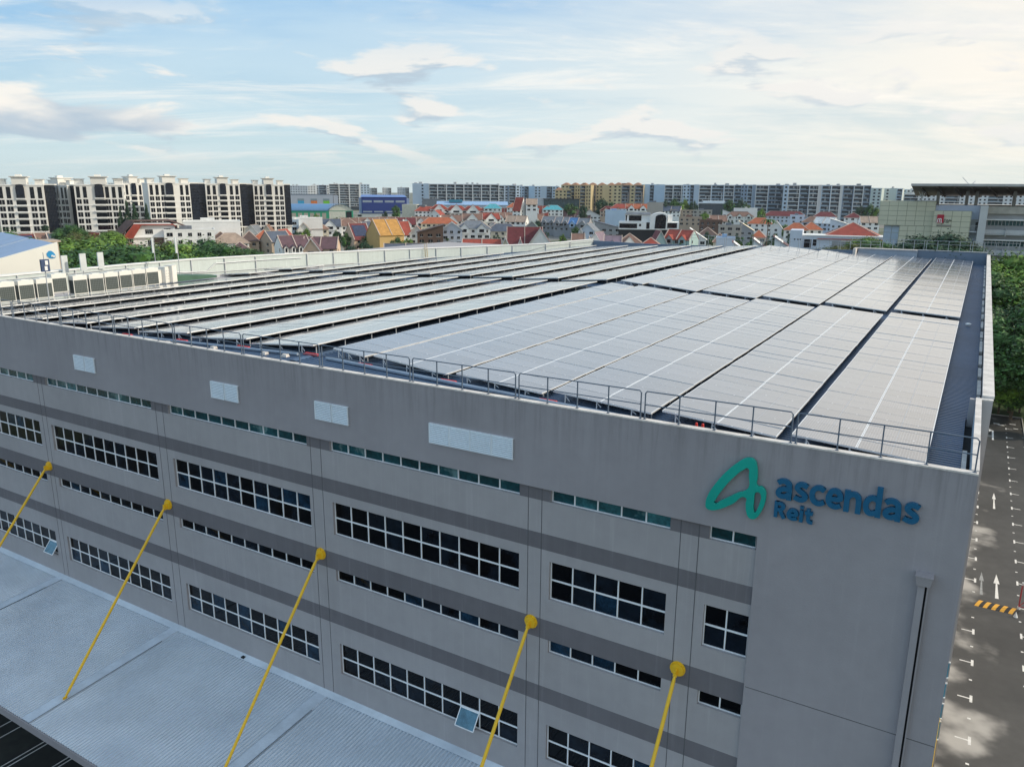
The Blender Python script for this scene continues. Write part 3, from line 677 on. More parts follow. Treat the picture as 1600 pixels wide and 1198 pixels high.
for xg in (-11.6, -17.0, -22.4, -27.6, -31.3, -36.6, -42.0, -47.4, -52.7):
    xg = scx(xg, .2)[0] + .45
    tag(inst('red_cable_tray', rdm, None, (xg, 1.72, zs(xg) + .10)), 'red cable tray at the end of a roof row gap, %s from the right' % ORD[k], 'cable tray', 'red cable trays at the row ends'); k += 1
rs = random.Random(5)
for k, xg in enumerate((-46.5, -43.2, -38.9, -34.6, -33.0)):
    s = MB(); c_ = [(rs.uniform(.8, 1.2)) for _ in range(8)]
    s.hull8([(-.2 * c_[0], -.15, 0), (.2 * c_[1], -.15, 0), (.2 * c_[2], .15, 0), (-.2 * c_[3], .15, 0), (-.15 * c_[4], -.1, .14), (.15 * c_[5], -.1, .13), (.15 * c_[6], .1, .15), (-.15 * c_[7], .1, .14)])
    tag(s.build('ballast_block', M_CAP, None, loc=(xg, .85, zs(xg) + .06)), 'small pale concrete block on the roof edge behind the railing, %s from the left' % ORD[k], 'block', 'concrete blocks on the roof edge')
# twin red obstruction lamp
t = thing('obstruction_lamp', 'twin red obstruction lamp on a white forked stem at the roof edge', 'lamp', (-9.72, .9, zs(-9.7) + .05))
m = MB(); m.tube((0, 0, 0), (0, 0, .28), .03, 8); m.path([(-.13, 0, .42), (-.09, 0, .32), (0, 0, .27), (.09, 0, .32), (.13, 0, .42)], .02, 6); m.build('stem', M_WHITE, t)
for s in (-.13, .13):
    m = MB(); m.tube((s, 0, .40), (s, 0, .47), .055, 10, 1); m.tube((s, 0, .47), (s, 0, .64), .062, 12, 0, r2=.05); m.tube((s, 0, .64), (s, 0, .67), .05, 12, 0, r2=.02)
    m.build('lamp_globe', [M_RED, M_GALV], t)
# roof vent dot
m = MB(); m.tube((0, 0, 0), (0, 0, .10), .16, 12); m.tube((0, 0, .10), (0, 0, .16), .22, 12, r2=.12)
p = onz(1513, 507, -.85); tag(m.build('roof_vent', M_WHITE, None, loc=(p.x, p.y, -.9)), 'small white round vent on the bare roof strip beside the panels', 'vent')

# =================================================================== PLANT AT THE LEFT END
M_ACW = mat('ac_cabinet_ivory', (.72, .71, .66), .6, var=.06)
M_GRILL = mat('ac_grille_dark', (.05, .065, .065), .5, var=.15, vs=4)
def ac_meshes():
    c = MB(); c.box((-.42, -.68, 1.28), (.42, .68, 1.62)); c.box((-.30, -.30, 1.62), (.30, .30, 1.66))
    for sx in (-.42, .38):
        for sy in (-.68, .63): c.box((sx, sy, .0), (sx + .04, sy + .05, 1.28))
    c.box((-.42, -.63, .25), (.42, .63, .30)); c.box((-.40, -.62, .30), (-.36, .62, 1.28))
    g = MB(); g.box((-.36, -.63, .30), (.40, .63, 1.28))
    gl = MB()
    for i in range(9): gl.box((.40, -.63 + i * .155, .30), (.412, -.615 + i * .155, 1.28))
    for i in range(7): gl.box((.413, -.63, .34 + i * .15), (.42, .63, .355 + i * .15))
    return c.mesh('cabinet', M_ACW), g.mesh('coil', M_GRILL), gl.mesh('grille', mat('grille_wire', (.16, .19, .18), .5))
acm = ac_meshes()
for k in range(11):
    y = 5.7 + 1.66 * k; x = -74.6 - (.5 if k == 4 else 0) - max(0, k - 6) * .22
    t = thing('condenser_unit', 'ivory condenser with dark grille at the roof left, %s from the near end' % ORD[k], 'condenser', (x, y, -1.22 + (.28 if k == 4 else 0)), rz=R(-6 + (k % 3) * 3), group='row of condenser units')
    t.scale = (1, 1, 1.28)
    for nm, me in zip(('cabinet', 'coil', 'grille'), acm): inst(nm, me, t)
labs = ['ivory equipment cabinet nearest the condensers', 'ivory equipment cabinet with vent holes between two others', 'plain ivory equipment cabinet beside the green box']
for k, (px, py, hh) in enumerate(((246, 443, 1.45), (258, 442, 1.75), (269, 441, 1.85))):
    p = onz(px, py, -1.2)
    t = thing('equipment_cabinet', labs[k], 'cabinet', (p.x, p.y, -1.22), rz=R(20), group='ivory equipment cabinets on the roof')
    m = MB(); m.box((-.4, -.42, .08), (.4, .42, hh)); m.box((-.44, -.46, hh), (.44, .46, hh + .06)); m.box((-.38, -.40, 0), (.38, .40, .08), 1); m.build('body', [M_ACW, M_GALV], t)
    m = MB(); m.box((.402, -.37, .18), (.42, .37, hh - .08))
    if k == 1:
        for i in range(2):
            for j in range(4): m.box((.421, -.25 + i * .3, .4 + j * .3), (.425, -.12 + i * .3, .52 + j * .3), 1)
    m.build('door', [M_ACW, M_GALV], t)
p = onz(297, 438, -1.2); t = thing('ductwork_box', 'low dark green box section on the roof behind the cabinets', 'duct', (p.x - .5, p.y + .5, -1.2), rz=R(0))
m = MB(); m.hull8([(-.5, -3, 0), (.5, -3, 0), (.5, 3.2, 0), (-.5, 3.2, 0), (-.5, -3, .85), (.5, -3, .8), (.5, 3.2, .22), (-.5, 3.2, .3)]); m.build('body', mat('dark_green_metal', (.05, .12, .08), .6), t)
m = MB(); m.box((-.4, 3.21, .0), (.4, 3.7, .25)); m.build('end_block', M_GALV, t)
# antennas
def antenna(px, pyb, pyt, label, kind):
    b = onz(px, pyb, .2); dist = math.hypot(b.x - CAM.x, b.y - CAM.y); tp = at(px, pyt, dist); H = tp.z - b.z
    t = thing('antenna_mast', label, 'antenna', (b.x, b.y, b.z), rz=viewaz(px) + R(25), group='antennas by the left parapet')
    m = MB(); m.tube((0, 0, -1.2), (0, 0, H), .045, 8); m.build('mast', M_GALV, t)
    if kind == 'panel':
        m = MB(); m.box((-.30, -.26, H - 1.75), (.30, -.08, H), 0); m.box((-.05, -.10, H - 1.5), (.05, .05, H - .2), 1)
        m.build('antenna_panel', [mat('antenna_grey_white', (.60, .63, .62), .5), M_GALV], t)
    if kind == 'stick':
        m = MB(); m.box((-.30, -.2, H - 1.8), (-.12, -.05, H - .05), 0); m.tube((-.2, 0, H - .8), (0, 0, H - .8), .03, 5); m.build('antenna_panel', mat('antenna_grey_white', (.60, .63, .62), .5), t)
    if kind == 'box':
        m = MB(); m.box((-.32, -.2, H - 1.05), (.32, .05, H - .05), 0); m.box((-.10, -.22, H - .95), (.12, -.2, H - .6), 1); m.box((-.02, -.22, H - .5), (.2, -.2, H - .15), 1)
        m.tube((0, 0, H), (0, 0, H + .5), .02, 5)
        m.build('antenna_panel', [mat('antenna_navy', (.03, .06, .14), .5), M_WHITE], t)
antenna(76, 462, 404, 'thin mast with a navy and white unit in front of the white gable', 'box')
antenna(102, 430, 399, 'grey white panel antenna nearest the white gable', 'panel')
antenna(131, 430, 396, 'middle one of the three panel antennas before the trees', 'panel')
antenna(158, 424, 394, 'rightmost of the three panel antennas before the trees', 'panel')
antenna(243, 411, 371, 'tall thin stick antenna left of the cable tangle', 'stick')
antenna(280, 418, 370, 'tall stick antenna with cables at its foot', 'stick')

# services fixed to the left parapet and odds and ends
def wall_pt(px, py):                              # a point on the inner face of the left parapet
    best = None
    for i in range(len(LWP) - 1):
        a_, b_ = LWP[i], LWP[i + 1]; n_ = Vector((b_.y - a_.y, -(b_.x - a_.x), 0)).normalized(); d = ray(px, py); k_ = (a_ - CAM).dot(n_) / d.dot(n_); q = CAM + d * k_
        f = (q - a_).dot((b_ - a_)) / (b_ - a_).length_squared if True else 0
        if -.02 <= f <= 1.02: best = q + n_ * .1
    return best
pp = [wall_pt(*q) for q in ((272, 425.5), (322, 424), (336, 411.5), (400, 406.5), (470, 402.5))]
if all(pp):
    m = MB(); m.path([q for q in pp], .07, 6); tag(m.build('service_pipe', M_GALV), 'grey pipe with a diagonal offset fixed along the inside of the left parapet', 'pipe')
q = wall_pt(664, 393)
if q:
    t = thing('roof_ladder', 'small tan ladder leaning over the left parapet near its middle', 'ladder', (q.x + .25, q.y, zs(q.x)))
    for s in (-.3, .3):
        m = MB(); m.tube((0, s, 0), (-.2, s, 2.3), .04, 6); m.build('stile', mat('ladder_tan', (.50, .40, .22), .6), t)
    for i in range(6):
        m = MB(); m.tube((-.02 - .03 * i, -.3, .3 + .36 * i), (-.02 - .03 * i, .3, .3 + .36 * i), .025, 5); m.build('rung', MATS['ladder_tan'], t)
q = onz(381, 1036.5, cz0 - .35)
m = MB(); m.box((-.12, -.09, 0), (.12, .09, .12)); m.tube((0, 0, .12), (0, 0, .18), .05, 8); tag(m.build('junction_box', M_DARK, None, loc=(q.x, q.y, cz0 + q.y * czs + .05)), 'tiny black junction box lying on the pale blue canopy', 'junction box')
for (px, py, l_) in ((212, 1014, 1.0), (310, 1052, .5), (95, 1068, .6)):
    pass
# =================================================================== GROUND
M_GROUND = mat('ground_mixed', (.10, .12, .06), .95, var=.3, vs=.02, col2=(.20, .19, .17), c2s=.012, c2lo=.42, c2hi=.55)
M_ASPH = mat('asphalt', (.060, .058, .055), .8, var=.30, vs=.10, bump=.1, bs=30, col2=(.24, .23, .21), c2s=.055, c2lo=.56, c2hi=.70)
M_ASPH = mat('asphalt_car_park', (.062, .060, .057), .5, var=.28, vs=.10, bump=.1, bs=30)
def _reflected_light(m):                                   # reflected window light painted as paler patches near the building, broken up by noise
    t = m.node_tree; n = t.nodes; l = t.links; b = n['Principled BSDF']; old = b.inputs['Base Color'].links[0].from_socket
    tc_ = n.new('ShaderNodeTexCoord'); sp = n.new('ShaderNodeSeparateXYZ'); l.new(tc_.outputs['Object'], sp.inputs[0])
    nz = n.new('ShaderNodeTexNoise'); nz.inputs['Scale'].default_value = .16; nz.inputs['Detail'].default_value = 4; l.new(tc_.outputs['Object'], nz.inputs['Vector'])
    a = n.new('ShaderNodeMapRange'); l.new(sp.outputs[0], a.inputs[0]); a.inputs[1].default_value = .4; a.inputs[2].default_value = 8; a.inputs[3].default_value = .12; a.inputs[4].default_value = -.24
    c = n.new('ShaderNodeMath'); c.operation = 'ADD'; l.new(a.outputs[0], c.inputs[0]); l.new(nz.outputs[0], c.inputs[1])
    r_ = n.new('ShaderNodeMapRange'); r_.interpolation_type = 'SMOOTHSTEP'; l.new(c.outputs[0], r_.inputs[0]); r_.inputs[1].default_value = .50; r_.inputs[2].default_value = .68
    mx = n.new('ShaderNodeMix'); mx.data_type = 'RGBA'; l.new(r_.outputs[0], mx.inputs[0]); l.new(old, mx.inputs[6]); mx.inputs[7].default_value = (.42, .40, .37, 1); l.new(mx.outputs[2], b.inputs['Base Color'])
_reflected_light(M_ASPH)
M_ASPHD = mat('asphalt_dark', (.022, .024, .022), .8, var=.35, vs=.2, col2=(.04, .042, .036), c2s=.15)
M_ROAD = mat('road_asphalt', (.075, .072, .07), .85, var=.15, vs=.1)
M_MARK = mat('road_marking_white', (.74, .73, .70), .7, var=.12, vs=3)
M_MARKG = mat('road_marking_worn', (.30, .31, .31), .7, var=.25, vs=3)
M_KERB = mat('kerb_concrete', (.42, .41, .38), .85, var=.15, vs=1)
M_GRASS = mat('grass_verge', (.045, .085, .02), .95, var=.35, vs=.6)
def sheet(name, x0, y0, x1, y1, z, m, n=1):
    b = MB(); b.poly([(x0, y0, z), (x1, y0, z), (x1, y1, z), (x0, y1, z)]); return struct(b.build(name, m))
sheet('ground', -6000, -1500, 5000, 8500, GZ - .02, M_GROUND)
sheet('loading_yard', -120, -70, 0.4, -.02, GZ + .01, M_ASPHD)
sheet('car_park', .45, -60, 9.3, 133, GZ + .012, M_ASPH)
sheet('road', -300, 148, 120, 158, GZ + .016, M_ROAD)
sheet('grass_verge', 9.45, -60, 30, 133, GZ + .02, M_GRASS)
sheet('grass_verge', -60, 133.2, 120, 147, GZ + .02, M_GRASS)
k = MB(); k.box((9.3, -60, GZ), (9.45, 133.2, GZ + .14)); k.box((.45, 133.0, GZ), (9.3, 133.15, GZ + .14)); k.box((-60, 147, GZ), (120, 147.18, GZ + .14)); k.box((-60, 158, GZ), (120, 158.18, GZ + .14)); struct(k.build('kerb', M_KERB))
pv = MB(); pv.box((-60, 158.2, GZ), (120, 161, GZ + .12)); struct(pv.build('pavement', mat('pavement_concrete', (.33, .31, .28), .9, var=.15)))
zz = GZ + .018
mk = MB()
def rect(m, x0, y0, x1, y1, z=zz, mi=0): m.poly([(x0, y0, z), (x1, y0, z), (x1, y1, z), (x0, y1, z)], mi)
for i in range(-2, 18):
    y = 30.8 + 5.68 * i
    if i != 4:
        rect(mk, 2.95, y - .5, 3.15, y + .5); rect(mk, 2.1, y - .07, 2.95, y + .07)
    rect(mk, 2.85, y + 2.75, 3.08, y + 2.95)
for i in range(-3, 15):
    y = 43.5 + 5.75 * i
    rect(mk, 6.72, y - .5, 6.90, y + .5); rect(mk, 6.9, y - .07, 7.75, y + .07)
    rect(mk, 6.7, y + 2.75, 6.9, y + 2.95)
    rect(mk, 9.0, y + 1.2, 9.28, y + 1.35)
def arrow(m, x, y0, y1, w=.13, mi=0):
    l_ = y1 - y0; m.poly([(x - w, y0, zz), (x + w, y0, zz), (x + w * .45, y0 + l_ * .6, zz), (x - w * .45, y0 + l_ * .6, zz)], mi)
    m.poly([(x - w * 1.7, y0 + l_ * .6, zz), (x + w * 1.7, y0 + l_ * .6, zz), (x, y1, zz)], mi)
arrow(mk, 4.86, 82.3, 88.6); arrow(mk, 4.96, 56.0, 61.9, .16); arrow(mk, 3.62, 56.1, 61.7, .13, 1)
rect(mk, 4.72, 115.6, 4.98, 121.4); mk.poly([(4.98, 121.4, zz), (4.72, 121.4, zz), (4.3, 120.6, zz), (4.3, 122.3, zz)])
for (a, b, c, d) in ((5.0, 126.5, 5.9, 127.0), (5.6, 125.9, 6.6, 126.3), (7.4, 127.5, 8.3, 127.9), (7.9, 124.6, 8.6, 125.0)): rect(mk, a, b, c, d)
struct(mk.build('parking_marking', [M_MARK, M_MARKG]))
mk = MB()
for x in (-70.4, -69.9, -66.0, -65.6, -62.3, -59.0, -57.75, -54.6, -54.2, -51.55, -51.2, -47.5, -47.1, -43.9): rect(mk, x - .05, -24, x + .05, -.8, GZ + .016)
struct(mk.build('yard_marking', M_MARK))
mk = MB()
for i in range(14): rect(mk, -20 + i * 8, 152.85, -16.5 + i * 8, 153.05, GZ + .022)
struct(mk.build('road_marking', M_MARK))
# speed hump
hp = MB(); y0, y1, xa, xb = 53.3, 54.75, 3.05, 6.55; n = 14
for i in range(n):
    a = xa + (xb - xa) * i / n; b = xa + (xb - xa) * (i + 1) / n; mi = i % 3 == 0
    for (ya, za, yb_, zb) in ((y0, .02, y0 + .4, .10), (y0 + .4, .10, y1 - .4, .10), (y1 - .4, .10, y1, .02)):
        s0 = (ya - y0) * .35; s1 = (yb_ - y0) * .35
        hp.poly([(a + s0, ya, GZ + za), (b + s0, ya, GZ + za), (b + s1, yb_, GZ + zb), (a + s1, yb_, GZ + zb)], int((i % 3) == 0))
hp = MB()
ns = 5; wS = (xb - xa) / ns
for i in range(ns):
    for h_, (fa, fb) in enumerate(((0, .5), (.5, 1))):
        a = xa + wS * (i + fa); b = xa + wS * (i + fb)
        for (ya, za, yb_, zb) in ((y0, .02, y0 + .4, .10), (y0 + .4, .10, y1 - .4, .10), (y1 - .4, .10, y1, .02)):
            s0 = (ya - y0) * .3; s1 = (yb_ - y0) * .3
            hp.poly([(a + s0, ya, GZ + za), (b + s0, ya, GZ + za), (b + s1, yb_, GZ + zb), (a + s1, yb_, GZ + zb)], h_)
tag(hp.build('speed_hump', [mat('hump_orange', (.70, .36, .04), .7, var=.1), mat('hump_black', (.03, .03, .03), .8)]), 'black and orange striped speed hump across the car park lane', 'speed hump')
# height gantry
pt = ony(1587, 908, 54.66)
t = thing('height_barrier', 'red and white lattice height barrier beside the striped speed hump', 'height barrier', (6.73, 54.66, GZ))
H = pt.z - GZ; M_RW = mat('barrier_red', (.42, .05, .06), .5)
m = MB(); m.tube((0, 0, 0), (0, 0, H), .06, 8); m.tube((0, 0, 0), (0, 0, .3), .12, 8, 1); m.tube((0, 0, H - .25), (0, 0, H + .05), .08, 8, 1); m.build('post', [M_RW, M_WHITE], t)
m = MB(); m.tube((6, 0, 0), (6, 0, H), .06, 8); m.build('post', [M_RW, M_WHITE], t)
m = MB(); m.tube((0, 0, H - .1), (6, 0, H - .1), .04, 6); m.tube((0, 0, .35), (6, 0, .35), .04, 6)
m.tube((0, 0, H - .1), (1.6, 0, .35), .035, 6); m.tube((0, 0, .35), (1.6, 0, H - .1), .035, 6); m.tube((1.6, 0, .35), (1.6, 0, H - .1), .035, 6); m.build('lattice', M_RW, t)
m = MB(); m.tube((0, 0, 0), (0, 0, .5), .2, 12, r2=.02); tag(m.build('traffic_cone', M_WHITE, None, loc=(6.45, 52.9, GZ + .02)), 'small pale traffic cone at the foot of the height barrier', 'cone')

# =================================================================== TREES
M_LEAF = [mat('foliage_deep', (.045, .115, .024), .65, var=.35, vs=.22, isl=.6), mat('foliage_bright', (.12, .22, .028), .65, var=.35, vs=.25, isl=.55),
          mat('foliage_blue', (.022, .065, .028), .65, var=.3, vs=.3, isl=.55), mat('foliage_olive', (.10, .115, .028), .7, var=.4, vs=.5, isl=.55)]
M_TRUNK = mat('bark', (.12, .09, .065), .9, var=.25, vs=2)
def crown(seed, nclump, nleaf, leaf, flat=.62, spread=1.0, low=-.35, kind='round'):
    """unit crown: radius 1, height about 2*flat, many leaf sized faces gathered in clumps"""
    rr = random.Random(seed); m = MB(); cl = []
    for i in range(nclump):
        while True:
            p = Vector((rr.uniform(-1, 1), rr.uniform(-1, 1), rr.uniform(-1, 1)))
            if .35 < p.length < 1: break
        if kind == 'cone':
            h = rr.random() ** 1.3; a = rr.uniform(0, 6.28); q = (1 - h) * rr.uniform(.5, 1); p = Vector((math.cos(a) * q, math.sin(a) * q, (h * 2 - 1))); s = .16 + .16 * (1 - h)
        else:
            p = p.normalized() * (p.length ** .4) ; s = rr.uniform(.20, .38)
            if p.z < low: p.z = low + rr.uniform(0, .2)
            p.x *= spread * rr.uniform(.7, .95); p.y *= spread * rr.uniform(.7, .95); p.z *= .8
        cl.append((p, s))
    for p, s in cl:
        for j in range(nleaf):
            d = Vector((rr.gauss(0, 1), rr.gauss(0, 1), rr.gauss(.25, 1))).normalized()
            c = p + d * s * (rr.uniform(.62, 1.05) if rr.random() < .8 else rr.uniform(1.0, 1.4))
            nrm = (d + Vector((rr.gauss(0, .45), rr.gauss(0, .45), rr.gauss(.35, .45)))).normalized()
            u = nrm.orthogonal().normalized(); a = rr.uniform(0, 3.14); v = nrm.cross(u); u2 = u * math.cos(a) + v * math.sin(a); v2 = nrm.cross(u2)
            l_ = leaf * rr.uniform(.6, 1.4); w_ = l_ * rr.uniform(.5, .9)
            q = [c - u2 * l_, c + v2 * w_ * .7, c + u2 * l_, c - v2 * w_ * .7]
            m.poly([(x.x, x.y, x.z * flat) for x in q])
    for p, s in cl:                              # shaded cores of the clumps, small
        bm = bmesh.new(); bmesh.ops.create_icosphere(bm, subdivisions=1, radius=s * .62)
        i0 = len(m.v)
        for v in bm.verts: c = p + v.co * rr.uniform(.75, 1.1); m.v.append((c.x, c.y, c.z * flat))
        for f in bm.faces: m.f.append(tuple(i0 + v.index for v in f.verts)); m.mi.append(0)
        bm.free()
    return m
CROWNS = {}
def crown_mesh(kind, var, mi):
    key = (kind, var, mi)
    if key not in CROWNS:
        base = (kind, var)
        if base not in CROWNS:
            CROWNS[base] = {'big': lambda: crown(10 + var, 80, 130, .042, .72), 'mid': lambda: crown(30 + var, 34, 70, .075, .85), 'cone': lambda: crown(50 + var, 60, 60, .06, 1.0, kind='cone')}[kind]()
        CROWNS[key] = CROWNS[base].mesh('crown', M_LEAF[mi])
    return CROWNS[key]
def trunk_mesh(seed, big):
    rr = random.Random(seed); m = MB(); top = Vector((rr.uniform(-.05, .05), rr.uniform(-.05, .05), .62))
    m.tube((0, 0, 0), top * .6, .055, 8, r2=.042); m.tube(top * .6, top, .042, 8, r2=.03)
    for i in range(7 if big else 5):
        a = i * 6.28 / 7 + rr.uniform(-.3, .3); s = top * rr.uniform(.55, .95); e = Vector((math.cos(a) * .30, math.sin(a) * .30, rr.uniform(.72, .92))); mid = (s + e) / 2 + Vector((0, 0, -.04))
        m.tube(s, mid, .026, 6, r2=.018); m.tube(mid, e, .018, 5, r2=.008)
        e2 = mid + Vector((math.cos(a + .8) * .16, math.sin(a + .8) * .16, .15)); m.tube(mid, e2, .012, 5, r2=.005)
    return m.mesh('trunk', M_TRUNK)
TR = [trunk_mesh(i, True) for i in range(3)]
def tree(x, y, H, rad, label, kind='big', var=0, mi=0, group=None, flat=1.0, base=GZ, rz=None, cat='tree'):
    t = thing('tree', label, cat, (x, y, base), rz=random.uniform(0, 6.28) if rz is None else rz, group=group)
    hc = {'big': .72, 'mid': .85, 'cone': 1.0}[kind] * rad * flat * .95
    c = inst('crown', crown_mesh(kind, var, mi), t, (0, 0, max(H - hc, hc * .7)), scl=(rad, rad, rad * flat))
    inst('trunk', TR[var % 3], t, scl=(H * .36, H * .36, H * (1.0 if kind != 'cone' else .8)))
    return t
def tree_px(px, pyt, dist, rad, label, **k):
    p = at(px, pyt, dist); return tree(p.x, p.y, p.z - GZ, rad, label, **k)

# belt of big trees beyond the left parapet
LB = [(112, 378, 205, 11, 1, 1, 'bright green tree crown just right of the white gable wall'), (140, 374, 235, 11, 0, 1, 'light green tree rising behind the three panel antennas, farther back'), (138, 392, 175, 12, 2, 0, 'dense tree crown behind the middle panel antenna'),
      (172, 388, 180, 12, 0, 0, 'dense tree crown right of the panel antennas'), (196, 385, 200, 12, 1, 1, 'broad green tree crown below the large white house'), (212, 394, 170, 11, 2, 0, 'dark tree crown above the condenser row end'),
      (243, 391, 185, 11, 0, 0, 'green tree crown directly behind the left stick antenna'), (268, 380, 205, 9.5, 1, 3, 'olive toned tree crown between the two stick antennas'), (286, 382, 190, 9, 2, 1, 'bright tree crown just right of the right stick antenna'),
      (312, 377, 200, 8.5, 0, 0, 'large dark round tree in the middle of the left belt'), (333, 384, 190, 8, 1, 0, 'dark tree crown left of the small maroon hipped roof'), (352, 387, 185, 6, 2, 0, 'low tree crown under the small maroon hipped roof'),
      (376, 387, 190, 4.5, 0, 0, 'small bushy tree close to the parapet right of the white gabled cottage'), (390, 390, 188, 4.5, 1, 0, 'small bushy tree at the right end of the left belt'),
      (100, 396, 160, 10, 1, 0, 'dark tree crown half hidden by the white gable wall'), (10, 363, 300, 11, 2, 0, 'dark green tree at the left edge of the photo above the blue metal roof'), (30, 372, 280, 7, 0, 0, 'lower dark tree beside the one at the left edge'),
      (60, 376, 250, 7, 1, 0, 'small dark tree behind the top of the white gable'), (125, 365, 330, 7, 0, 3, 'brownish tree under the pale apartment block'), (107, 352, 380, 7, 2, 0, 'dark palm like tree before the second apartment block'),
      (172, 362, 360, 6, 0, 1, 'small light green tree at the foot of the apartment block right of the red roofs')]
for px, pyt, d, r_, v, mi, lab in LB: tree_px(px, pyt, d, r_, lab, var=v, mi=mi, group='trees beyond the left parapet', flat=.95)
# right side trees beyond the car park
RB = [(1570, 399, 205, 10.5, 0, 1, 'bright topped tree right of the roof corner, highest of the right hand trees'), (1600, 430, 190, 12, 1, 1, 'light green tree at the right edge below the parapet corner'),
      (1556, 425, 188, 9, 2, 0, 'dark tree touching the parapet line below the bright one'), (1598, 372, 235, 10, 2, 0, 'tree at the right edge in front of the office storeys'),
      (1572, 487, 172, 10, 0, 0, 'spreading dark tree crown half way down the right side'), (1604, 480, 165, 9, 2, 0, 'dark crown at the right edge beside the spreading tree'),
      (1566, 520, 165, 9, 1, 1, 'lower spreading tree with yellow green top beside the parapet'), (1600, 527, 160, 9, 0, 0, 'broad dark crown above the road at the right edge'),
      (1574, 556, 163, 7.5, 2, 1, 'lower leafy crown just above the far road'), (1606, 566, 166, 7, 1, 0, 'low dark crown at the right edge above the far road'), (1556, 452, 196, 9, 0, 0, 'dark crown deep between the bright top tree and the spreading one'), (1556, 555, 166, 6, 1, 0, 'dark crown hugging the parapet above the far road'), (1590, 590, 162, 5, 0, 0, 'small crown at the kerb of the far road')]
for px, pyt, d, r_, v, mi, lab in RB: tree_px(px, pyt, d, r_, lab, var=v, mi=mi, group='trees on the right beyond the car park', flat=.95)
p = onz(1572, 655); tree(p.x + .4, 143.5, 10.0, 4.9, 'young tree on the verge at the far end of the car park', var=2, mi=0, flat=1.0)
p = onz(1601, 690); tree(11.8, 122, 5, 2.6, 'clipped shrub beside the right kerb of the car park', var=1, mi=1, flat=1.0, cat='shrub')
b = MB()
# bushes and crowns standing right behind the back parapet
for px, pyt, d, r_, v, mi, lab, fl in ((1466, 366, 140, 6.3, 0, 2, 'wide dark green tree in front of the cream clad wall', .8), (1441, 377, 138, 4.8, 1, 2, 'low dark tree left of the wide one before the cream wall', .8), (1490, 374, 138, 5.2, 2, 2, 'dark tree right of the wide one before the cream wall', .8),
                                      (1358, 372, 190, 5, 1, 1, 'sunny light green tree under the red hipped roof', .9), (1332, 381, 185, 5, 2, 3, 'yellow green shrub below the white house with the red hipped roof', .8), (1302, 386, 180, 5, 0, 3, 'low yellow green shrub at the foot of the white house', .7), (1375, 378, 180, 4.5, 0, 0, 'darker tree touching the pale cladding corner', .9)):
    tree_px(px, pyt, d, r_, lab, var=v, mi=mi, flat=fl)

# =================================================================== NEIGHBOUR WITH WHITE GABLE, LEFT
class Pl:                                        # a vertical plane facing the camera at a distance
    def __init__(s, px, dist, yaw=0.0):
        s.o = at(px, 300, dist); s.a = viewaz(px) + R(yaw); s.ex = Vector((math.cos(s.a), math.sin(s.a), 0)); s.n = Vector((-math.sin(s.a), math.cos(s.a), 0))
    def uz(s, px, py):
        d = ray(px, py); k = (s.o - CAM).dot(s.n) / d.dot(s.n); p = CAM + d * k; return ((p - s.o).dot(s.ex), p.z)
pl = Pl(60, 118, 12)
g = thing('sawtooth_building', 'white gabled industrial building with a blue round emblem beyond the roof plant', 'building', (pl.o.x, pl.o.y, GZ), rz=pl.a)
a, b, c = pl.uz(-70, 424), pl.uz(89.5, 378.5), pl.uz(95, 428)
m = MB(); pr = [(a[0], 0), (c[0], 0), (b[0], b[1] - GZ), (a[0], a[1] - GZ)]
m.prism([(x, z) for x, z in pr], 0, .5); 
m.prism([(x + (.3 if i in (0, 3) else -.3), z - (.5 if i > 1 else 0)) for i, (x, z) in enumerate(pr)], .5, 34)
m.build('wall', mat('gable_white', (.80, .78, .70), .75, var=.03, vs=.1), g, fix=True)
m = MB(); n_ = 60
for i in range(2):
    y0_, y1_ = (.6, 13.5) if i == 0 else (15.0, 34)
    m.hull8([(pr[3][0], y0_, pr[3][1] - .45), (pr[2][0] - .2, y0_, pr[2][1] - .4), (pr[2][0] - .2, y1_, pr[2][1] - .4), (pr[3][0], y1_, pr[3][1] - .45), (pr[3][0], y0_, pr[3][1] - .2), (pr[2][0] - .2, y0_, pr[2][1] - .15), (pr[2][0] - .2, y1_, pr[2][1] - .15), (pr[3][0], y1_, pr[3][1] - .2)])
m.build('roof', mat('blue_grey_roof', (.26, .35, .50), .5, .1, var=.08, vs=.3), g)
E_ = [(620, 310), (650, 275), (680, 272), (710, 290), (735, 320), (748, 350), (735, 368), (700, 375), (660, 370), (630, 345)]
m = MB(); m.prism([(lambda q: (q[0], q[1] - GZ))(pl.uz(x / 8.556, 360 + y / 8.556)) for x, y in E_][::-1], -.06, -.005); m.build('emblem', mat('emblem_blue', (.02, .27, .55), .5), g, fix=True)
m = MB()
def q8(x, y): v = pl.uz(x / 8.556, 360 + y / 8.556); return (v[0], v[1] - GZ)
for st_ in ([(688, 352), (695, 330)], [(695, 330), (706, 338)], [(706, 338), (698, 345)], [(712, 335), (712, 358)], [(712, 345), (722, 338)], [(716, 343), (726, 356)], [(730, 336), (728, 356)]):
    (x0, z0), (x1, z1) = q8(*st_[0]), q8(*st_[1]); m.tube((x0, -.07, z0), (x1, -.07, z1), .10, 4)
m.build('emblem_mark', M_WHITE, g)
bx = at(58, 378, 140); m = MB(); m.box((-2.4, -2, 0), (2.4, 2, bx.z - GZ)); m.box((-2.7, -2.3, bx.z - GZ), (2.7, 2.3, bx.z - GZ + .25)); o = m.build('roof_tank_room', mat('tan_render', (.42, .34, .27), .8), None, loc=(bx.x, bx.y, GZ)); o.rotation_euler.z = pl.a
tag(o, 'small tan tower block poking up behind the white gable', 'building')

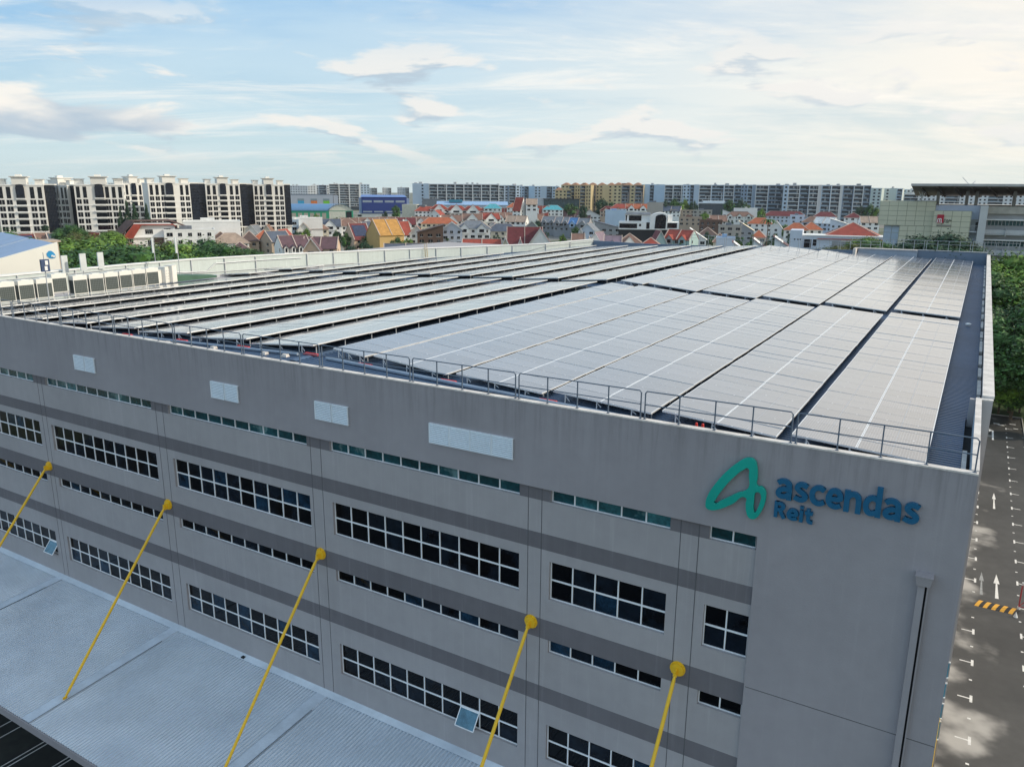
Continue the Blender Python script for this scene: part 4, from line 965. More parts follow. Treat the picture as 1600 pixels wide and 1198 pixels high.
# =================================================================== OFFICE BUILDING, RIGHT
pl = Pl(1480, 165, 0)
g = thing('office_building', 'cream clad office building with a thin oversailing roof and a red square sign', 'office building', (pl.o.x, pl.o.y, GZ), rz=pl.a)
def tiles(name, base, nx, nz):
    m = mat(name, base, .6, var=.04, vs=.5); return m
M_CREAM = mat('cream_cladding', (.60, .58, .44), .55, var=.04, vs=.3); M_GROUT = mat('cladding_joint', (.30, .30, .22), .8)
def Z(v): return (v[0], v[1] - GZ)
def clad(name, x0, x1, z0, z1, y0, y1, tw, th, mm, parent):
    m = MB(); m.box((x0, y0, z0), (x1, y1, z1), 1)
    nx = max(1, round((x1 - x0) / tw)); nz = max(1, round((z1 - z0) / th)); g_ = .035
    for i in range(nx):
        for j in range(nz):
            a = x0 + (x1 - x0) * i / nx; b = x0 + (x1 - x0) * (i + 1) / nx; c = z0 + (z1 - z0) * j / nz; d = z0 + (z1 - z0) * (j + 1) / nz
            m.box((a + g_, y0 - .06, c + g_), (b - g_, y0 - .001, d - g_), 0)
    ny = max(1, round((y1 - y0) / tw))
    for k_ in range(ny):
        for j in range(nz):
            a = y0 + (y1 - y0) * k_ / ny; b = y0 + (y1 - y0) * (k_ + 1) / ny; c = z0 + (z1 - z0) * j / nz; d = z0 + (z1 - z0) * (j + 1) / nz
            m.box((x0 - .06, a + g_, c + g_), (x0 - .001, b - g_, d - g_), 0); m.box((x1 + .001, a + g_, c + g_), (x1 + .06, b - g_, d - g_), 0)
    return m.build(name, [mm, M_GROUT], parent)
x0, zt = Z(pl.uz(1376.5, 314)); x1, _ = Z(pl.uz(1463, 314)); _, zo = Z(pl.uz(1400, 352)); xg = Z(pl.uz(1404, 370))[0]
clad('clad_wall', x0, x1, zo, zt, -.5, 14, 1.5, .95, M_CREAM, g)
clad('clad_wall', xg, x1, 0, zo - .02, -.5, 14, 1.5, .95, M_CREAM, g)
clad('glazed_wall', Z(pl.uz(1380, 370))[0], xg - .05, 0, zo - .02, .2, 13, 1.5, 1.3, mat('glazed_pale_blue', (.42, .50, .60), .2), g)
x2, zt2 = Z(pl.uz(1459.5, 329)); x3, _ = Z(pl.uz(1517, 360)); x3 = Z(pl.uz(1518, 330))[0]
clad('clad_wall', x2 + .05, x3, 0, zt2, -1.6, 10, 1.5, .95, M_CREAM, g)
xa, zu = Z(pl.uz(1463, 320.5)); xb, _ = Z(pl.uz(1543, 322))
m = MB(); m.box((x1 + .07, .2, 0), (xb, 10, zu)); m.build('upper_wall', mat('pale_blue_render', (.50, .55, .66), .6, var=.04), g)
xs0, xs1 = Z(pl.uz(1531, 330))[0], Z(pl.uz(1543, 330))[0]
m = MB(); m.box((xs0, -2.0, 0), (xs1, 9.9, zu + .02)); m.build('stair_tower', mat('pale_grey_render', (.55, .55, .55), .7, var=.05), g)
for py0, py1 in ((343, 362), (378, 397)):
    z1_, z0_ = Z(pl.uz(1524, py0))[1], Z(pl.uz(1524, py1))[1]
    m = MB(); m.box((x3 + .08, -.2, z0_), (xs0 - .05, .19, z1_)); m.build('recess_wall', mat('recess_grey', (.33, .33, .33), .8), g)
    m = MB(); m.box((x3 + .9, -.28, z0_ + .2), (x3 + 1.7, -.2, z1_ - .5)); m.build('door', M_GLASS, g)
    m = MB(); m.box((x3 + .08, -1.5, z0_ - .1), (xs0 - .05, -.2, z0_ + .1)); 
    for i in range(9): m.tube((x3 + .15 + i * .19, -1.45, z0_ + .1), (x3 + .15 + i * .19, -1.45, z0_ + 1.1), .02, 4)
    m.tube((x3 + .1, -1.45, z0_ + 1.1), (xs0 - .05, -1.45, z0_ + 1.1), .03, 4); m.build('balcony', M_GALV, g)
# right wing with storeys
xr_ = xs1 + 32; zroof = Z(pl.uz(1570, 324.5))[1]
m = MB(); m.box((xs1 + .01, 1.5, 0), (xr_, 12, zroof), 0)
m.box((xs1 + .01, .9, zroof - 1.1), (xr_, 1.5, zroof + .15), 1)
m.build('wing_wall', [mat('wing_grey', (.36, .36, .36), .8, var=.08), mat('wing_concrete', (.46, .43, .38), .8, var=.15, vs=1)], g)
for k_, (pa, pb) in enumerate(((345.5, 352.8), (377.5, 385), (409, 416.5))):
    z1_, z0_ = Z(pl.uz(1565, pa))[1], Z(pl.uz(1565, pb))[1]
    for s in range(4):
        xa_ = xs1 + .3 + s * 7.6; m = MB(); m.box((xa_, 1.38, z0_), (xa_ + 6.7, 1.49, z1_), 0)
        for i in range(13): m.box((xa_ + i * .55, 1.30, z0_), (xa_ + i * .55 + .06, 1.38, z1_), 1)
        m.build('window', [mat('office_glass', (.02, .07, .08), .1, var=.4, vs=.6), M_GALV], g)
    m = MB(); m.box((xs1 + .02, .55, z1_ + .08), (xr_, 1.5, z1_ + .28)); m.build('sunshade', M_WHITE, g)
    m = MB(); m.box((xs1 + .02, .2, z0_ - 1.45), (xr_, .35, z0_ - .75)); m.box((xs1 + .02, .2, z0_ - 1.65), (xr_, 1.5, z0_ - 1.5))
    for i in range(8): m.hull8([(xs1 + 3.2 + i * 4.0, -.1, z0_ - 1.9), (xs1 + 3.3 + i * 4.0, -.1, z0_ - 1.9), (xs1 + 3.3 + i * 4.0, 1.5, z0_ - 1.7), (xs1 + 3.2 + i * 4.0, 1.5, z0_ - 1.7), (xs1 + 3.2 + i * 4.0, -.1, z0_ - .7), (xs1 + 3.3 + i * 4.0, -.1, z0_ - .7), (xs1 + 3.3 + i * 4.0, 1.5, z0_ - .5), (xs1 + 3.2 + i * 4.0, 1.5, z0_ - .5)])
    m.build('planter_ledge', mat('ledge_pale', (.52, .53, .54), .7), g)
# roof deck floor and oversailing roof
m = MB(); m.box((x1 + .1, 9.9, zu - .5), (xr_, 40, zu - .2)); m.build('roof_deck', M_KERB, g)
def lp(px, py, dist):
    p = at(px, py, dist) - pl.o; return Vector((p.dot(pl.ex), p.dot(pl.n), p.z + pl.o.z - GZ))
A = lp(1424.5, 290.8, 160); B = lp(1760, 292.5, 168); C = lp(1800, 306.5, 200); D_ = lp(1430.5, 306, 193)
m = MB(); up = Vector((0, 0, .55)); m.hull8([A, B, C, D_, A + up * .6, B + up * .6, C + up, D_ + up], 0)
m.box((0, 0, 0), (0, 0, 0)) if False else None
m.hull8([A + Vector((-.1, -.25, .0)), B + Vector((0, -.25, 0)), B + Vector((0, -.02, 0)), A + Vector((-.1, -.02, 0)), A + Vector((-.1, -.25, .42)), B + Vector((0, -.25, .42)), B + Vector((0, -.02, .42)), A + Vector((-.1, -.02, .42))], 1)
m.build('oversailing_roof', [mat('roof_soffit_brown', (.26, .20, .17), .7, var=.08), mat('roof_edge_grey', (.42, .42, .42), .6)], g)
m = MB()
for i in range(12):
    f = (i + .5) / 12; p0 = A.lerp(B, f); p1 = D_.lerp(C, f * .92 + .02); 
    m.hull8([p0 + Vector((0, .3, -.35)), p0 + Vector((.25, .3, -.35)), p1 + Vector((.25, 0, -.35)), p1 + Vector((0, 0, -.35)), p0 + Vector((0, .3, .05)), p0 + Vector((.25, .3, .05)), p1 + Vector((.25, 0, .05)), p1 + Vector((0, 0, .05))])
m.build('roof_beam', mat('soffit_beam', (.12, .09, .08), .7), g)
for px in (1463, 1508, 1523, 1582, 1640):
    b = lp(px, 330, 176); f = (b.x - A.x) / (B.x - A.x); zt_ = A.lerp(B, f).z * .6 + D_.lerp(C, f).z * .4
    m = MB(); m.box((b.x - .28, b.y - .28, zu - .3), (b.x + .28, b.y + .28, zt_)); m.build('column', mat('column_pale', (.52, .50, .47), .7), g)
b = lp(1440, 312, 176)
m = MB(); m.tube((b.x, b.y, zt - .2), (b.x, b.y, A.z - .6), .10, 6); m.tube((b.x, b.y, A.z - 2.2), (b.x - .7, b.y, A.z - .7), .08, 6); m.tube((b.x, b.y, A.z - 2.2), (b.x + .7, b.y, A.z - .7), .08, 6); m.build('forked_strut', M_WHITE, g)
v0, v1, v2 = lp(1504, 277, 170), lp(1516.5, 291, 170), lp(1524, 283, 170)
m = MB(); m.tube(v1, v0, .05, 5); m.tube(v1, v2, .05, 5); m.tube(v1 + Vector((0, 0, -.6)), v1, .06, 5); m.build('roof_aerial', M_GALV, g)
# sign
s = MB(); a = Z(pl.uz(1465, 335)); b = Z(pl.uz(1473.8, 348.3)); s.box((a[0], -1.85, b[1]), (b[0], -1.665, a[1])); so = thing('square_sign', 'red square sign with a white letter m and small dark script on the cream cladding', 'sign', (pl.o.x + 0, pl.o.y, GZ), rz=pl.a)
s.build('red_panel', mat('sign_red', (.45, .015, .04), .5), so)
s = MB(); cx = (a[0] + b[0]) / 2; w_ = (b[0] - a[0]); zc = b[1] + .28 * (a[1] - b[1]); hh = .26 * (a[1] - b[1])
pts = [(-.42, -1), (-.34, .8), (-.2, 1), (-.1, .7), (-.12, -.9), (-.08, .6), (.06, 1), (.16, .7), (.14, -1), (.3, -.6)]
for (p0, p1) in zip(pts, pts[1:]): s.tube((cx + p0[0] * w_, -1.88, zc + p0[1] * hh), (cx + p1[0] * w_, -1.88, zc + p1[1] * hh), .07, 5)
s.build('letter_m', M_WHITE, so)
s = MB()
def q9(x, y): v = pl.uz(1400 + x / 8, 265 + y / 8); return (v[0], -1.72, v[1] - GZ)
for st_ in (((590, 672), (612, 618)), ((612, 618), (625, 622)), ((625, 640), (640, 625)), ((645, 622), (650, 642)), ((655, 640), (670, 628)), ((672, 622), (678, 640)), ((682, 635), (696, 630)), ((622, 662), (635, 650)), ((640, 650), (645, 664)), ((650, 662), (658, 650))):
    s.tube(q9(*st_[0]), q9(*st_[1]), .055, 4)
s.build('small_script', mat('script_dark', (.03, .03, .03), .6), so)
s = MB(); a = q9(510, 684); b = q9(690, 708); s.box((a[0], -1.75, b[2]), (b[0], -1.665, a[2])); s.build('name_board', mat('board_taupe', (.25, .23, .2), .7), so)

for q_ in (g, so):                               # the office stands farther off: same sight lines, larger
    q_.location = CAM + (q_.location - CAM) * 1.32; q_.scale = (1.32, 1.32, 1.32)
# =================================================================== APARTMENT BLOCKS WITH BLACK WINDOWS, LEFT
M_CONDO = mat('condo_cream', (.74, .72, .67), .75, var=.05, vs=.08); M_CONDO2 = mat('condo_white', (.82, .81, .78), .7, var=.04)
M_BLK = mat('black_window', (.006, .008, .014), .12, var=.6, vs=.35, spec=.35); M_BLKG = mat('black_curtain_glass', (.008, .011, .022), .12, var=.5, vs=.5, spec=.4)
M_MULL = mat('mullion_dark', (.03, .035, .045), .5)
_wm = {}
def win_mesh(w_, h_, m, name='window', mull=0, frame=None):
    key = (round(w_, 2), round(h_, 2), m.name, mull)
    if key not in _wm:
        b = MB(); b.box((-w_ / 2, -.06, 0), (w_ / 2, .02, h_), 0)
        if frame: 
            b.box((-w_ / 2 - .12, -.12, -.16), (w_ / 2 + .12, -.0, -.02), 1)
            b.box((-.04, -.09, 0), (.04, -.061, h_), 1)
        for i in range(1, mull): b.box((-w_ / 2, -.10, h_ * i / mull - .04), (w_ / 2, -.061, h_ * i / mull + .04), 1)
        _wm[key] = b.mesh(name, [m, frame or M_MULL])
    return _wm[key]
def condo(px, pyt, dist, W, yaw, label, left=2, right=2, glassR=True, glassL=False, D=16, floors=10, side=None):
    o = at(px, pyt, dist); H = o.z - GZ + 1.0; SH = 3.1
    t = thing('apartment_block', label, 'apartment block', (o.x, o.y, GZ), rz=viewaz(px) + R(yaw), group='cream apartment blocks with black windows')
    hw = W / 2; m = MB()
    m.box((-hw, 0, 0), (hw, D, H - 3.2), 0); m.box((-hw - .25, -.25, H - 3.5), (hw + .25, D + .2, H - 3.0), 1)
    for zz_ in range(1, floors): m.box((-hw, -.12, H - 9.8 - zz_ * SH - .15), (hw, 0, H - 9.8 - zz_ * SH + .28), 1)
    n = left + right; cw = W * .25; bay = (W - cw) / (n + .6)
    m.build('wall', [M_CONDO, M_CONDO2], t)
    # roof pavilions with cornices
    m = MB(); m.box((-cw * .62, -.5, H - 3.0), (cw * .62, 7, H), 0); m.hull8([(-cw * .62, -.5, H), (cw * .62, -.5, H), (cw * .62, 7, H), (-cw * .62, 7, H), (-cw * .80, -1.3, H + .5), (cw * .8, -1.3, H + .5), (cw * .8, 7.8, H + .5), (-cw * .8, 7.8, H + .5)], 1); m.box((-cw * .8, -1.3, H + .5), (cw * .8, 7.8, H + .75), 1)
    m.box((-cw * .3, 1, H + .75), (cw * .2, 4, H + 1.6), 0)
    m.build('roof_pavilion', [M_CONDO, M_CONDO], t, fix=True)
    m = MB()
    for s in (-1, 1):
        a = s * (hw - cw * .38); m.box((a - cw * .34, 2, H - 3.0), (a + cw * .34, 8, H - .9), 0); m.hull8([(a - cw * .34, 2, H - .9), (a + cw * .34, 2, H - .9), (a + cw * .34, 8, H - .9), (a - cw * .34, 8, H - .9), (a - cw * .5, 1.2, H - .45), (a + cw * .5, 1.2, H - .45), (a + cw * .5, 8.8, H - .45), (a - cw * .5, 8.8, H - .45)], 1)
    m.build('roof_pavilion', [M_CONDO, M_CONDO], t, fix=True)
    m = MB()
    for i in range(int(W / 1.2)): m.box((-hw + .3 + i * 1.2, -.1, H - 3.0), (-hw + .42 + i * 1.2, 0, H - 2.2))
    m.box((-hw, -.12, H - 2.2), (hw, .02, H - 2.1)); m.build('roof_rail', M_CONDO, t)
    # tall arched centre window
    m = MB(); P8 = [(math.cos(R(a_)) * cw * .32, H - 3.4 + math.sin(R(a_)) * cw * .10) for a_ in range(0, 181, 20)]
    m.prism([(cw * .36, H - 9.3), (cw * .36, H - 4.4), (cw * .32, H - 4.2)] + P8 + [(-cw * .32, H - 4.2), (-cw * .36, H - 4.4), (-cw * .36, H - 9.3)], -.65, -.4, 0)
    m.box((-cw * .42, -.6, H - 9.8), (cw * .42, -.1, H - 9.3), 1)
    m.build('arched_window', [M_BLKG, M_CONDO2], t, fix=True)
    # windows column by column
    xs_ = [-hw + bay * (i + .55) for i in range(left)] + [hw - bay * (i + .55) for i in range(right)]
    tall = win_mesh(bay * .55, 5.3, M_BLK, mull=3); small = win_mesh(bay * .74, 2.15, M_BLK, frame=M_CONDO2)
    for x_ in xs_:
        inst('window', tall, t, (x_, 0, H - 9.4))
        for f in range(floors):
            z_ = H - 9.8 - (f + 1) * SH + .62
            if z_ > 1: inst('window', small, t, (x_, 0, z_))
    bal = win_mesh(cw * .86, 2.0, M_BLK, 'balcony_window')
    for f in range(floors):
        z_ = H - 9.8 - (f + 1) * SH + .55
        if z_ > 1:
            inst('balcony_window', bal, t, (0, 0, z_)); 
    m = MB()
    for f in range(floors):
        z_ = H - 9.8 - (f + 1) * SH; 
        if z_ > 1: m.box((-cw * .48, -.8, z_ - .1), (cw * .48, 0, z_ + .45))
    m.build('balcony', M_CONDO2, t)
    gw = W * .22
    for on, s in ((glassR, 1), (glassL, -1)):
        if not on: continue
        a, b = (hw, hw + gw) if s > 0 else (-hw - gw, -hw)
        m = MB(); m.box((a + .02, 1.6, H - 28), (b, D - 2, H - 3.2), 0); m.box((a + .02, 1.2, H - 28.6), (b + .2, D - 2, H - 28), 1); m.box((a + .02, 1.4, H - 3.2), (b + .2, D - 2, H - 2.6), 2)
        m.box((a + 1.2, 2.4, 0), (b - .3, D - 3, H - 28.6), 2)
        for i in range(1, 7): m.box((a + gw * i / 7 - .05, 1.54, H - 28), (a + gw * i / 7 + .05, 1.6, H - 3.2), 3)
        for i in range(1, 16): m.box((a + .02, 1.55, H - 28 + i * 1.6), (b, 1.6, H - 28 + i * 1.6 + .08), 3)
        m.build('glass_tower', [M_BLKG, M_CONDO2, M_CONDO, M_MULL], t)
    m = MB()
    for f in range(floors + 2):
        z_ = H - 5.0 - f * SH
        if z_ > 1: m.box((hw + .0 + (gw if glassR else 0), 4 + (f % 2), z_), (hw + .08 + (gw if glassR else 0), 7, z_ + 1.5))
    m.build('side_windows', M_BLK, t)
    return t
condo(29, 281.5, 445, 19.5, -8, 'leftmost cream apartment block, cut off by the left edge', 2, 2, True, D=14)
condo(86, 283, 462, 15.5, -52, 'cream apartment block turned away between two dark glass towers', 2, 2, True, D=10)
condo(153, 281.5, 440, 21.5, -4, 'cream apartment block whose right end wall is blank, left of the conifers', 2, 3, False, glassL=False, D=13)
condo(207, 280.5, 500, 15, 24, 'cream apartment block partly hidden behind the dark conifers', 2, 2, False, glassL=False, D=14)
condo(263, 280, 475, 21.5, 12, 'cream apartment block right of the conifers with a glass tower on its right', 3, 2, True, D=15)
condo(347, 281.5, 505, 19.5, 10, 'cream apartment block behind the blank white house, second from the right of its row', 2, 2, True, glassL=True, D=15)
condo(419, 283, 520, 18.5, 8, 'rightmost cream apartment block of the row, beside the grey hall', 2, 2, True, glassL=True, D=15)

# =================================================================== SKYLINE SLABS
def slab(px0, px1, pyt, dist, label, wallc, bays, px_storey, yaw=0, D=16, cat='apartment slab', roofc=None, extra=None, group='distant apartment slabs on the skyline', hcap=0):
    dist *= 1.35 if dist < 1400 else 1
    o = at((px0 + px1) / 2, pyt, dist); H = o.z - GZ; W = (px1 - px0) / F_PX * dist / abs(math.cos(R(yaw))); SH = px_storey * dist / F_PX
    W *= 1.0 / max(.6, ray((px0 + px1) / 2, pyt).normalized().dot(CF)) * .985
    t = thing('apartment_slab', label, cat, (o.x, o.y, GZ), rz=viewaz((px0 + px1) / 2) + R(yaw), group=group)
    mw = mat('slab_wall_' + label[:24].replace(' ', '_'), wallc, .8, var=.05, vs=.05)
    m = MB(); m.box((-W / 2, .9, 0), (W / 2, D, H)); m.box((-W / 2 - .3, .6, H - .1), (W / 2 + .3, D, H + .5)); m.build('wall', mw, t)
    tot = sum(b[1] for b in bays); x = -W / 2; nf = int((H - 6) / SH)
    for kind, wd, c in bays:
        w_ = W * wd / tot
        if kind == 'blank':
            m = MB(); m.box((x, 0, 0), (x + w_, .9, H + .8)); m.build('blank_bay', mat('bay_' + str(c), c, .8, var=.05, vs=.1), t)
        if kind == 'win':
            m = MB(); m.box((x, .3, 0), (x + w_, .9, H + .2), 0); nc = max(1, round(w_ / 5))
            for f in range(nf):
                for i in range(nc):
                    a = x + w_ * (i + .28) / nc; m.box((a, .22, H - (f + 1) * SH + SH * .3), (a + w_ / nc * .44, .3, H - (f + 1) * SH + SH * .75), 1)
            m.build('window_bay', [mat('bay_' + str(c), c, .8, var=.05, vs=.1), M_BLK], t)
        if kind == 'balc':
            m = MB(); m.box((x, .85, 0), (x + w_, .9, H - .5), 1)
            for f in range(nf + 1):
                m.box((x, -.7, H - f * SH - SH * .14), (x + w_, .85, H - f * SH), 0)
                if f: m.box((x + .2, -.68, H - f * SH), (x + w_ * (.5 + .4 * ((f * 7) % 3) / 3), -.6, H - f * SH + SH * .3), 2)
            m.box((x, -.8, 0), (x + w_ * .04 + .2, .85, H), 0); m.box((x + w_ * .96 - .2, -.8, 0), (x + w_, .85, H), 0)
            rr = random.Random(int(x * 7)); nc = max(2, round(w_ / 4))
            for f in range(nf):
                for i in range(nc):
                    if rr.random() < .35: a = x + w_ * (i + .15) / nc; m.box((a, .5, H - (f + 1) * SH + .1), (a + w_ / nc * .4, .8, H - (f + 1) * SH + SH * .8), 3)
            m.build('balcony_bay', [mat('bay_' + str(c), c, .8, var=.05, vs=.1), mat('balcony_dark', (.02, .028, .04), .4, var=.5, vs=.3), mat('balcony_parapet', (.16, .22, .27), .5, var=.2, vs=.4), mat('balcony_fill', (.30, .30, .30), .7, var=.4, vs=.5, isl=.5)], t)
        x += w_
    rr = random.Random(int(px0))
    m = MB()
    for i in range(max(1, int(W / 18))):
        a = rr.uniform(-W / 2, W / 2 - 5); m.box((a, 3, H), (a + rr.uniform(2, 5), 9, H + rr.uniform(1.2, 3.0)))
    if roofc:
        for i in range(int(W / 14)):
            a = -W / 2 + i * 14; m.hull8([(a, 0, H), (a + 12, 0, H), (a + 12, D, H), (a, D, H), (a + 5, 6, H + 3.6), (a + 7, 6, H + 3.6), (a + 7, D - 5, H + 3.6), (a + 5, D - 5, H + 3.6)])
    m.build('roof_structure', mat('roofc_' + str(roofc or 'grey'), roofc or (.45, .45, .45), .8), t)
    return t
BW = (.46, .56, .66); WH = (.66, .67, .67); GB = (.24, .31, .40)
slab(648, 776, 288, 820, 'long slab with dark glazed bays between white fins above the pale blue roof', (.55, .60, .66), [('blank', 1.0, BW), ('win', .5, BW), ('blank', .55, BW)] + [('balc', 1.1, WH)] * 8, 4.75, yaw=-4)
slab(517, 574, 288, 1150, 'white horizontally striped slab left of the blue hall', (.62, .63, .62), [('balc', 1, WH), ('balc', 1, WH), ('balc', 1, WH), ('blank', .12, WH), ('win', .9, BW)], 3.5)
slab(452, 490, 290.5, 1250, 'grey blue slab left part above the grey hall', (.42, .47, .53), [('win', 1, (.42, .48, .55)), ('win', 1, (.40, .46, .53)), ('win', .8, WH)], 3.4)
slab(488, 520, 289.5, 1300, 'white and grey slab adjoining the striped one above the coloured panels', WH, [('win', 1, WH), ('balc', 1, GB), ('win', 1, WH)], 3.4)
slab(778, 812, 290, 950, 'narrow grey blue block right of the dark glazed slab', GB, [('balc', .8, BW), ('win', .5, GB), ('balc', .8, GB), ('win', .5, BW)], 4.3, yaw=15)
slab(812, 872, 291.5, 980, 'pale blue block left of the beige apartments', BW, [('win', .5, BW), ('balc', .4, GB), ('blank', .5, (.40, .56, .72)), ('win', .6, BW), ('blank', .5, BW), ('balc', .5, GB), ('win', .6, BW)], 4.2, yaw=-8)
BE = (.50, .41, .24); BE2 = (.56, .46, .27); TR_ = (.34, .17, .10)
slab(868, 892, 297, 860, 'low beige wing at the left end of the beige apartments', BE, [('win', 1, BE), ('balc', .4, BE2)], 5.0, roofc=TR_)
slab(878, 922, 289.5, 880, 'beige apartment block with terracotta roofs, left of three', BE, [('win', .8, BE2), ('balc', .6, BE), ('win', .5, BE), ('balc', .6, BE2), ('win', .5, BE)], 5.0, yaw=-18, roofc=TR_)
slab(920, 962, 289.5, 885, 'beige apartment block with terracotta roofs, middle of three', BE2, [('balc', .6, (.40, .31, .26)), ('win', .5, BE), ('blank', .4, BE2), ('win', .6, BE2)], 5.0, yaw=-10, roofc=TR_)
slab(960, 1004, 289.5, 850, 'beige apartment block with terracotta roofs, right of three', BE, [('win', .7, BE2), ('balc', .7, (.38, .30, .24)), ('win', .4, BE2), ('balc', .7, (.42, .33, .26))], 5.0, yaw=-14, roofc=TR_)
slab(1006, 1075, 289.3, 850, 'pale blue slab just right of the beige apartments', BW, [('blank', .8, (.42, .56, .70)), ('balc', .4, GB), ('blank', 1.0, (.42, .56, .70)), ('balc', .8, WH), ('balc', .8, WH), ('balc', .8, WH)], 4.8)
slab(1074, 1168, 289.5, 830, 'blue grey slab with many balconies above the white lawn house', (.36, .43, .50), [('win', .6, BW), ('balc', .3, GB), ('blank', .4, BW), ('balc', 1, WH), ('balc', 1, BW), ('balc', .8, WH), ('balc', 1, GB), ('blank', .4, (.5, .55, .6))], 4.9)
slab(1166, 1240, 289.8, 800, 'blue grey balcony slab in the middle of the right skyline', (.30, .36, .44), [('win', .5, GB), ('balc', .4, BW), ('blank', .25, GB), ('balc', 1, WH), ('balc', 1.2, GB), ('blank', .5, (.50, .55, .60)), ('win', .6, GB)], 5.3)
slab(1240, 1345, 290, 780, 'dense balcony slab at the right, ending beside the pale blocks', (.34, .38, .42), [('win', .4, BW), ('balc', 1, WH), ('balc', .8, GB), ('balc', .8, WH), ('blank', .25, (.58, .58, .58)), ('balc', .8, BW), ('balc', .8, WH), ('blank', .2, WH), ('balc', .9, GB), ('balc', .8, WH), ('balc', .6, GB)], 5.6, yaw=6)
slab(1340, 1372, 294.5, 860, 'pale green grey block left of the office building, nearest the dense slab', (.48, .56, .53), [('win', 1, (.50, .58, .55)), ('blank', .4, (.50, .58, .55)), ('win', .7, (.46, .53, .52))], 4.4, yaw=-12)
slab(1372, 1404, 295, 880, 'pale block with dark window column left of the office roof', (.52, .58, .55), [('balc', .5, WH), ('win', .7, (.56, .60, .56)), ('blank', .5, (.5, .57, .54)), ('balc', .4, BW)], 4.4, yaw=-8)
slab(1404, 1430, 296.5, 930, 'small pale blue block under the hill beside the office roof', (.46, .56, .58), [('win', 1, (.46, .56, .58)), ('win', 1, (.55, .58, .56))], 4.2)
slab(1430, 1640, 304.5, 900, 'long low white slab seen under the oversailing roof', (.62, .62, .60), [('win', 1, WH), ('balc', .6, WH)] * 5, 4.4)
rr = random.Random(11)
fx = 452; k = 0
while fx < 1440:
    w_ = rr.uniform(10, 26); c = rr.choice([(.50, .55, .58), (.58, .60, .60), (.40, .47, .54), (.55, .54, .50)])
    if not (650 < fx < 770):
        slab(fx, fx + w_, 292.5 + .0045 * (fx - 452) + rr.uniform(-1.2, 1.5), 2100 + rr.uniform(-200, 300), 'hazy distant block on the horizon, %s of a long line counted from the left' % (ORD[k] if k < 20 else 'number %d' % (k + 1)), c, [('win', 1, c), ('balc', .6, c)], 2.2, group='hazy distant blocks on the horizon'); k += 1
    fx += w_ + rr.uniform(0, 16)
# far dome roofed hall and hill
hd = MB(); o = at(1412, 292, 5200); n = 16
for i in range(n):
    a0, a1 = math.pi * i / n, math.pi * (i + 1) / n
    hd.hull8([(-190 * math.cos(a0), 0, 0), (-190 * math.cos(a1), 0, 0), (-190 * math.cos(a1), 150, 0), (-190 * math.cos(a0), 150, 0), (-190 * math.cos(a0), 20, 22 + 32 * math.sin(a0) ** 1.5), (-190 * math.cos(a1), 20, 22 + 32 * math.sin(a1) ** 1.5), (-190 * math.cos(a1), 150, 22 + 32 * math.sin(a1) ** 1.5), (-190 * math.cos(a0), 150, 22 + 32 * math.sin(a0) ** 1.5)])
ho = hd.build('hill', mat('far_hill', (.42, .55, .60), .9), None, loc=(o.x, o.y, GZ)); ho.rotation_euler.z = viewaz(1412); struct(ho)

# =================================================================== HALLS IN THE MIDDLE DISTANCE
def frame_at(px0, px1, pyt, dist):
    o = at((px0 + px1) / 2, pyt, dist); k = 1 / ray((px0 + px1) / 2, pyt).normalized().dot(CF)
    return o, (px1 - px0) / F_PX * dist / k * 1.0 * k * .99 if False else (px1 - px0) / F_PX * dist * .985, o.z - GZ
# grey hall with three coloured panels
o, W, H = frame_at(457, 518, 304.5, 1000); t = thing('grey_hall', 'grey blue hall with blue, orange and green panels on its wall', 'hall', (o.x, o.y, GZ), rz=viewaz(487))
m = MB(); m.box((-W / 2, 0, 0), (W / 2, 20, H)); m.box((-W / 2 - .3, -.3, H), (W / 2 + .3, 20, H + .5), 1); m.box((W / 2 + .6, 4, 0), (W / 2 + 6, 20, H - .8)); m.build('wall', [mat('hall_grey_blue', (.36, .40, .47), .7, var=.04), mat('hall_edge', (.16, .2, .26), .7)], t)
for a, c, nm in ((466.5, (.03, .30, .52), 'blue'), (485.5, (.62, .17, .03), 'orange'), (503.5, (.16, .48, .03), 'green')):
    u = (a - 457) / 61 * W - W / 2; w2 = 9 / 61 * W; s = 1000 / F_PX; m = MB()
    m.box((u, -.12, H - 15 * s), (u + w2, -.02, H - 5.5 * s), 0); m.box((u, -.2, H - 8.5 * s), (u + w2, -.121, H - 5.5 * s), 1); m.box((u, -.2, H - 15 * s), (u + w2, -.121, H - 13.2 * s), 1)
    m.build('coloured_panel', [mat('panel_' + nm, c, .6), mat('panel_frame_grey', (.18, .24, .28), .6)], t)
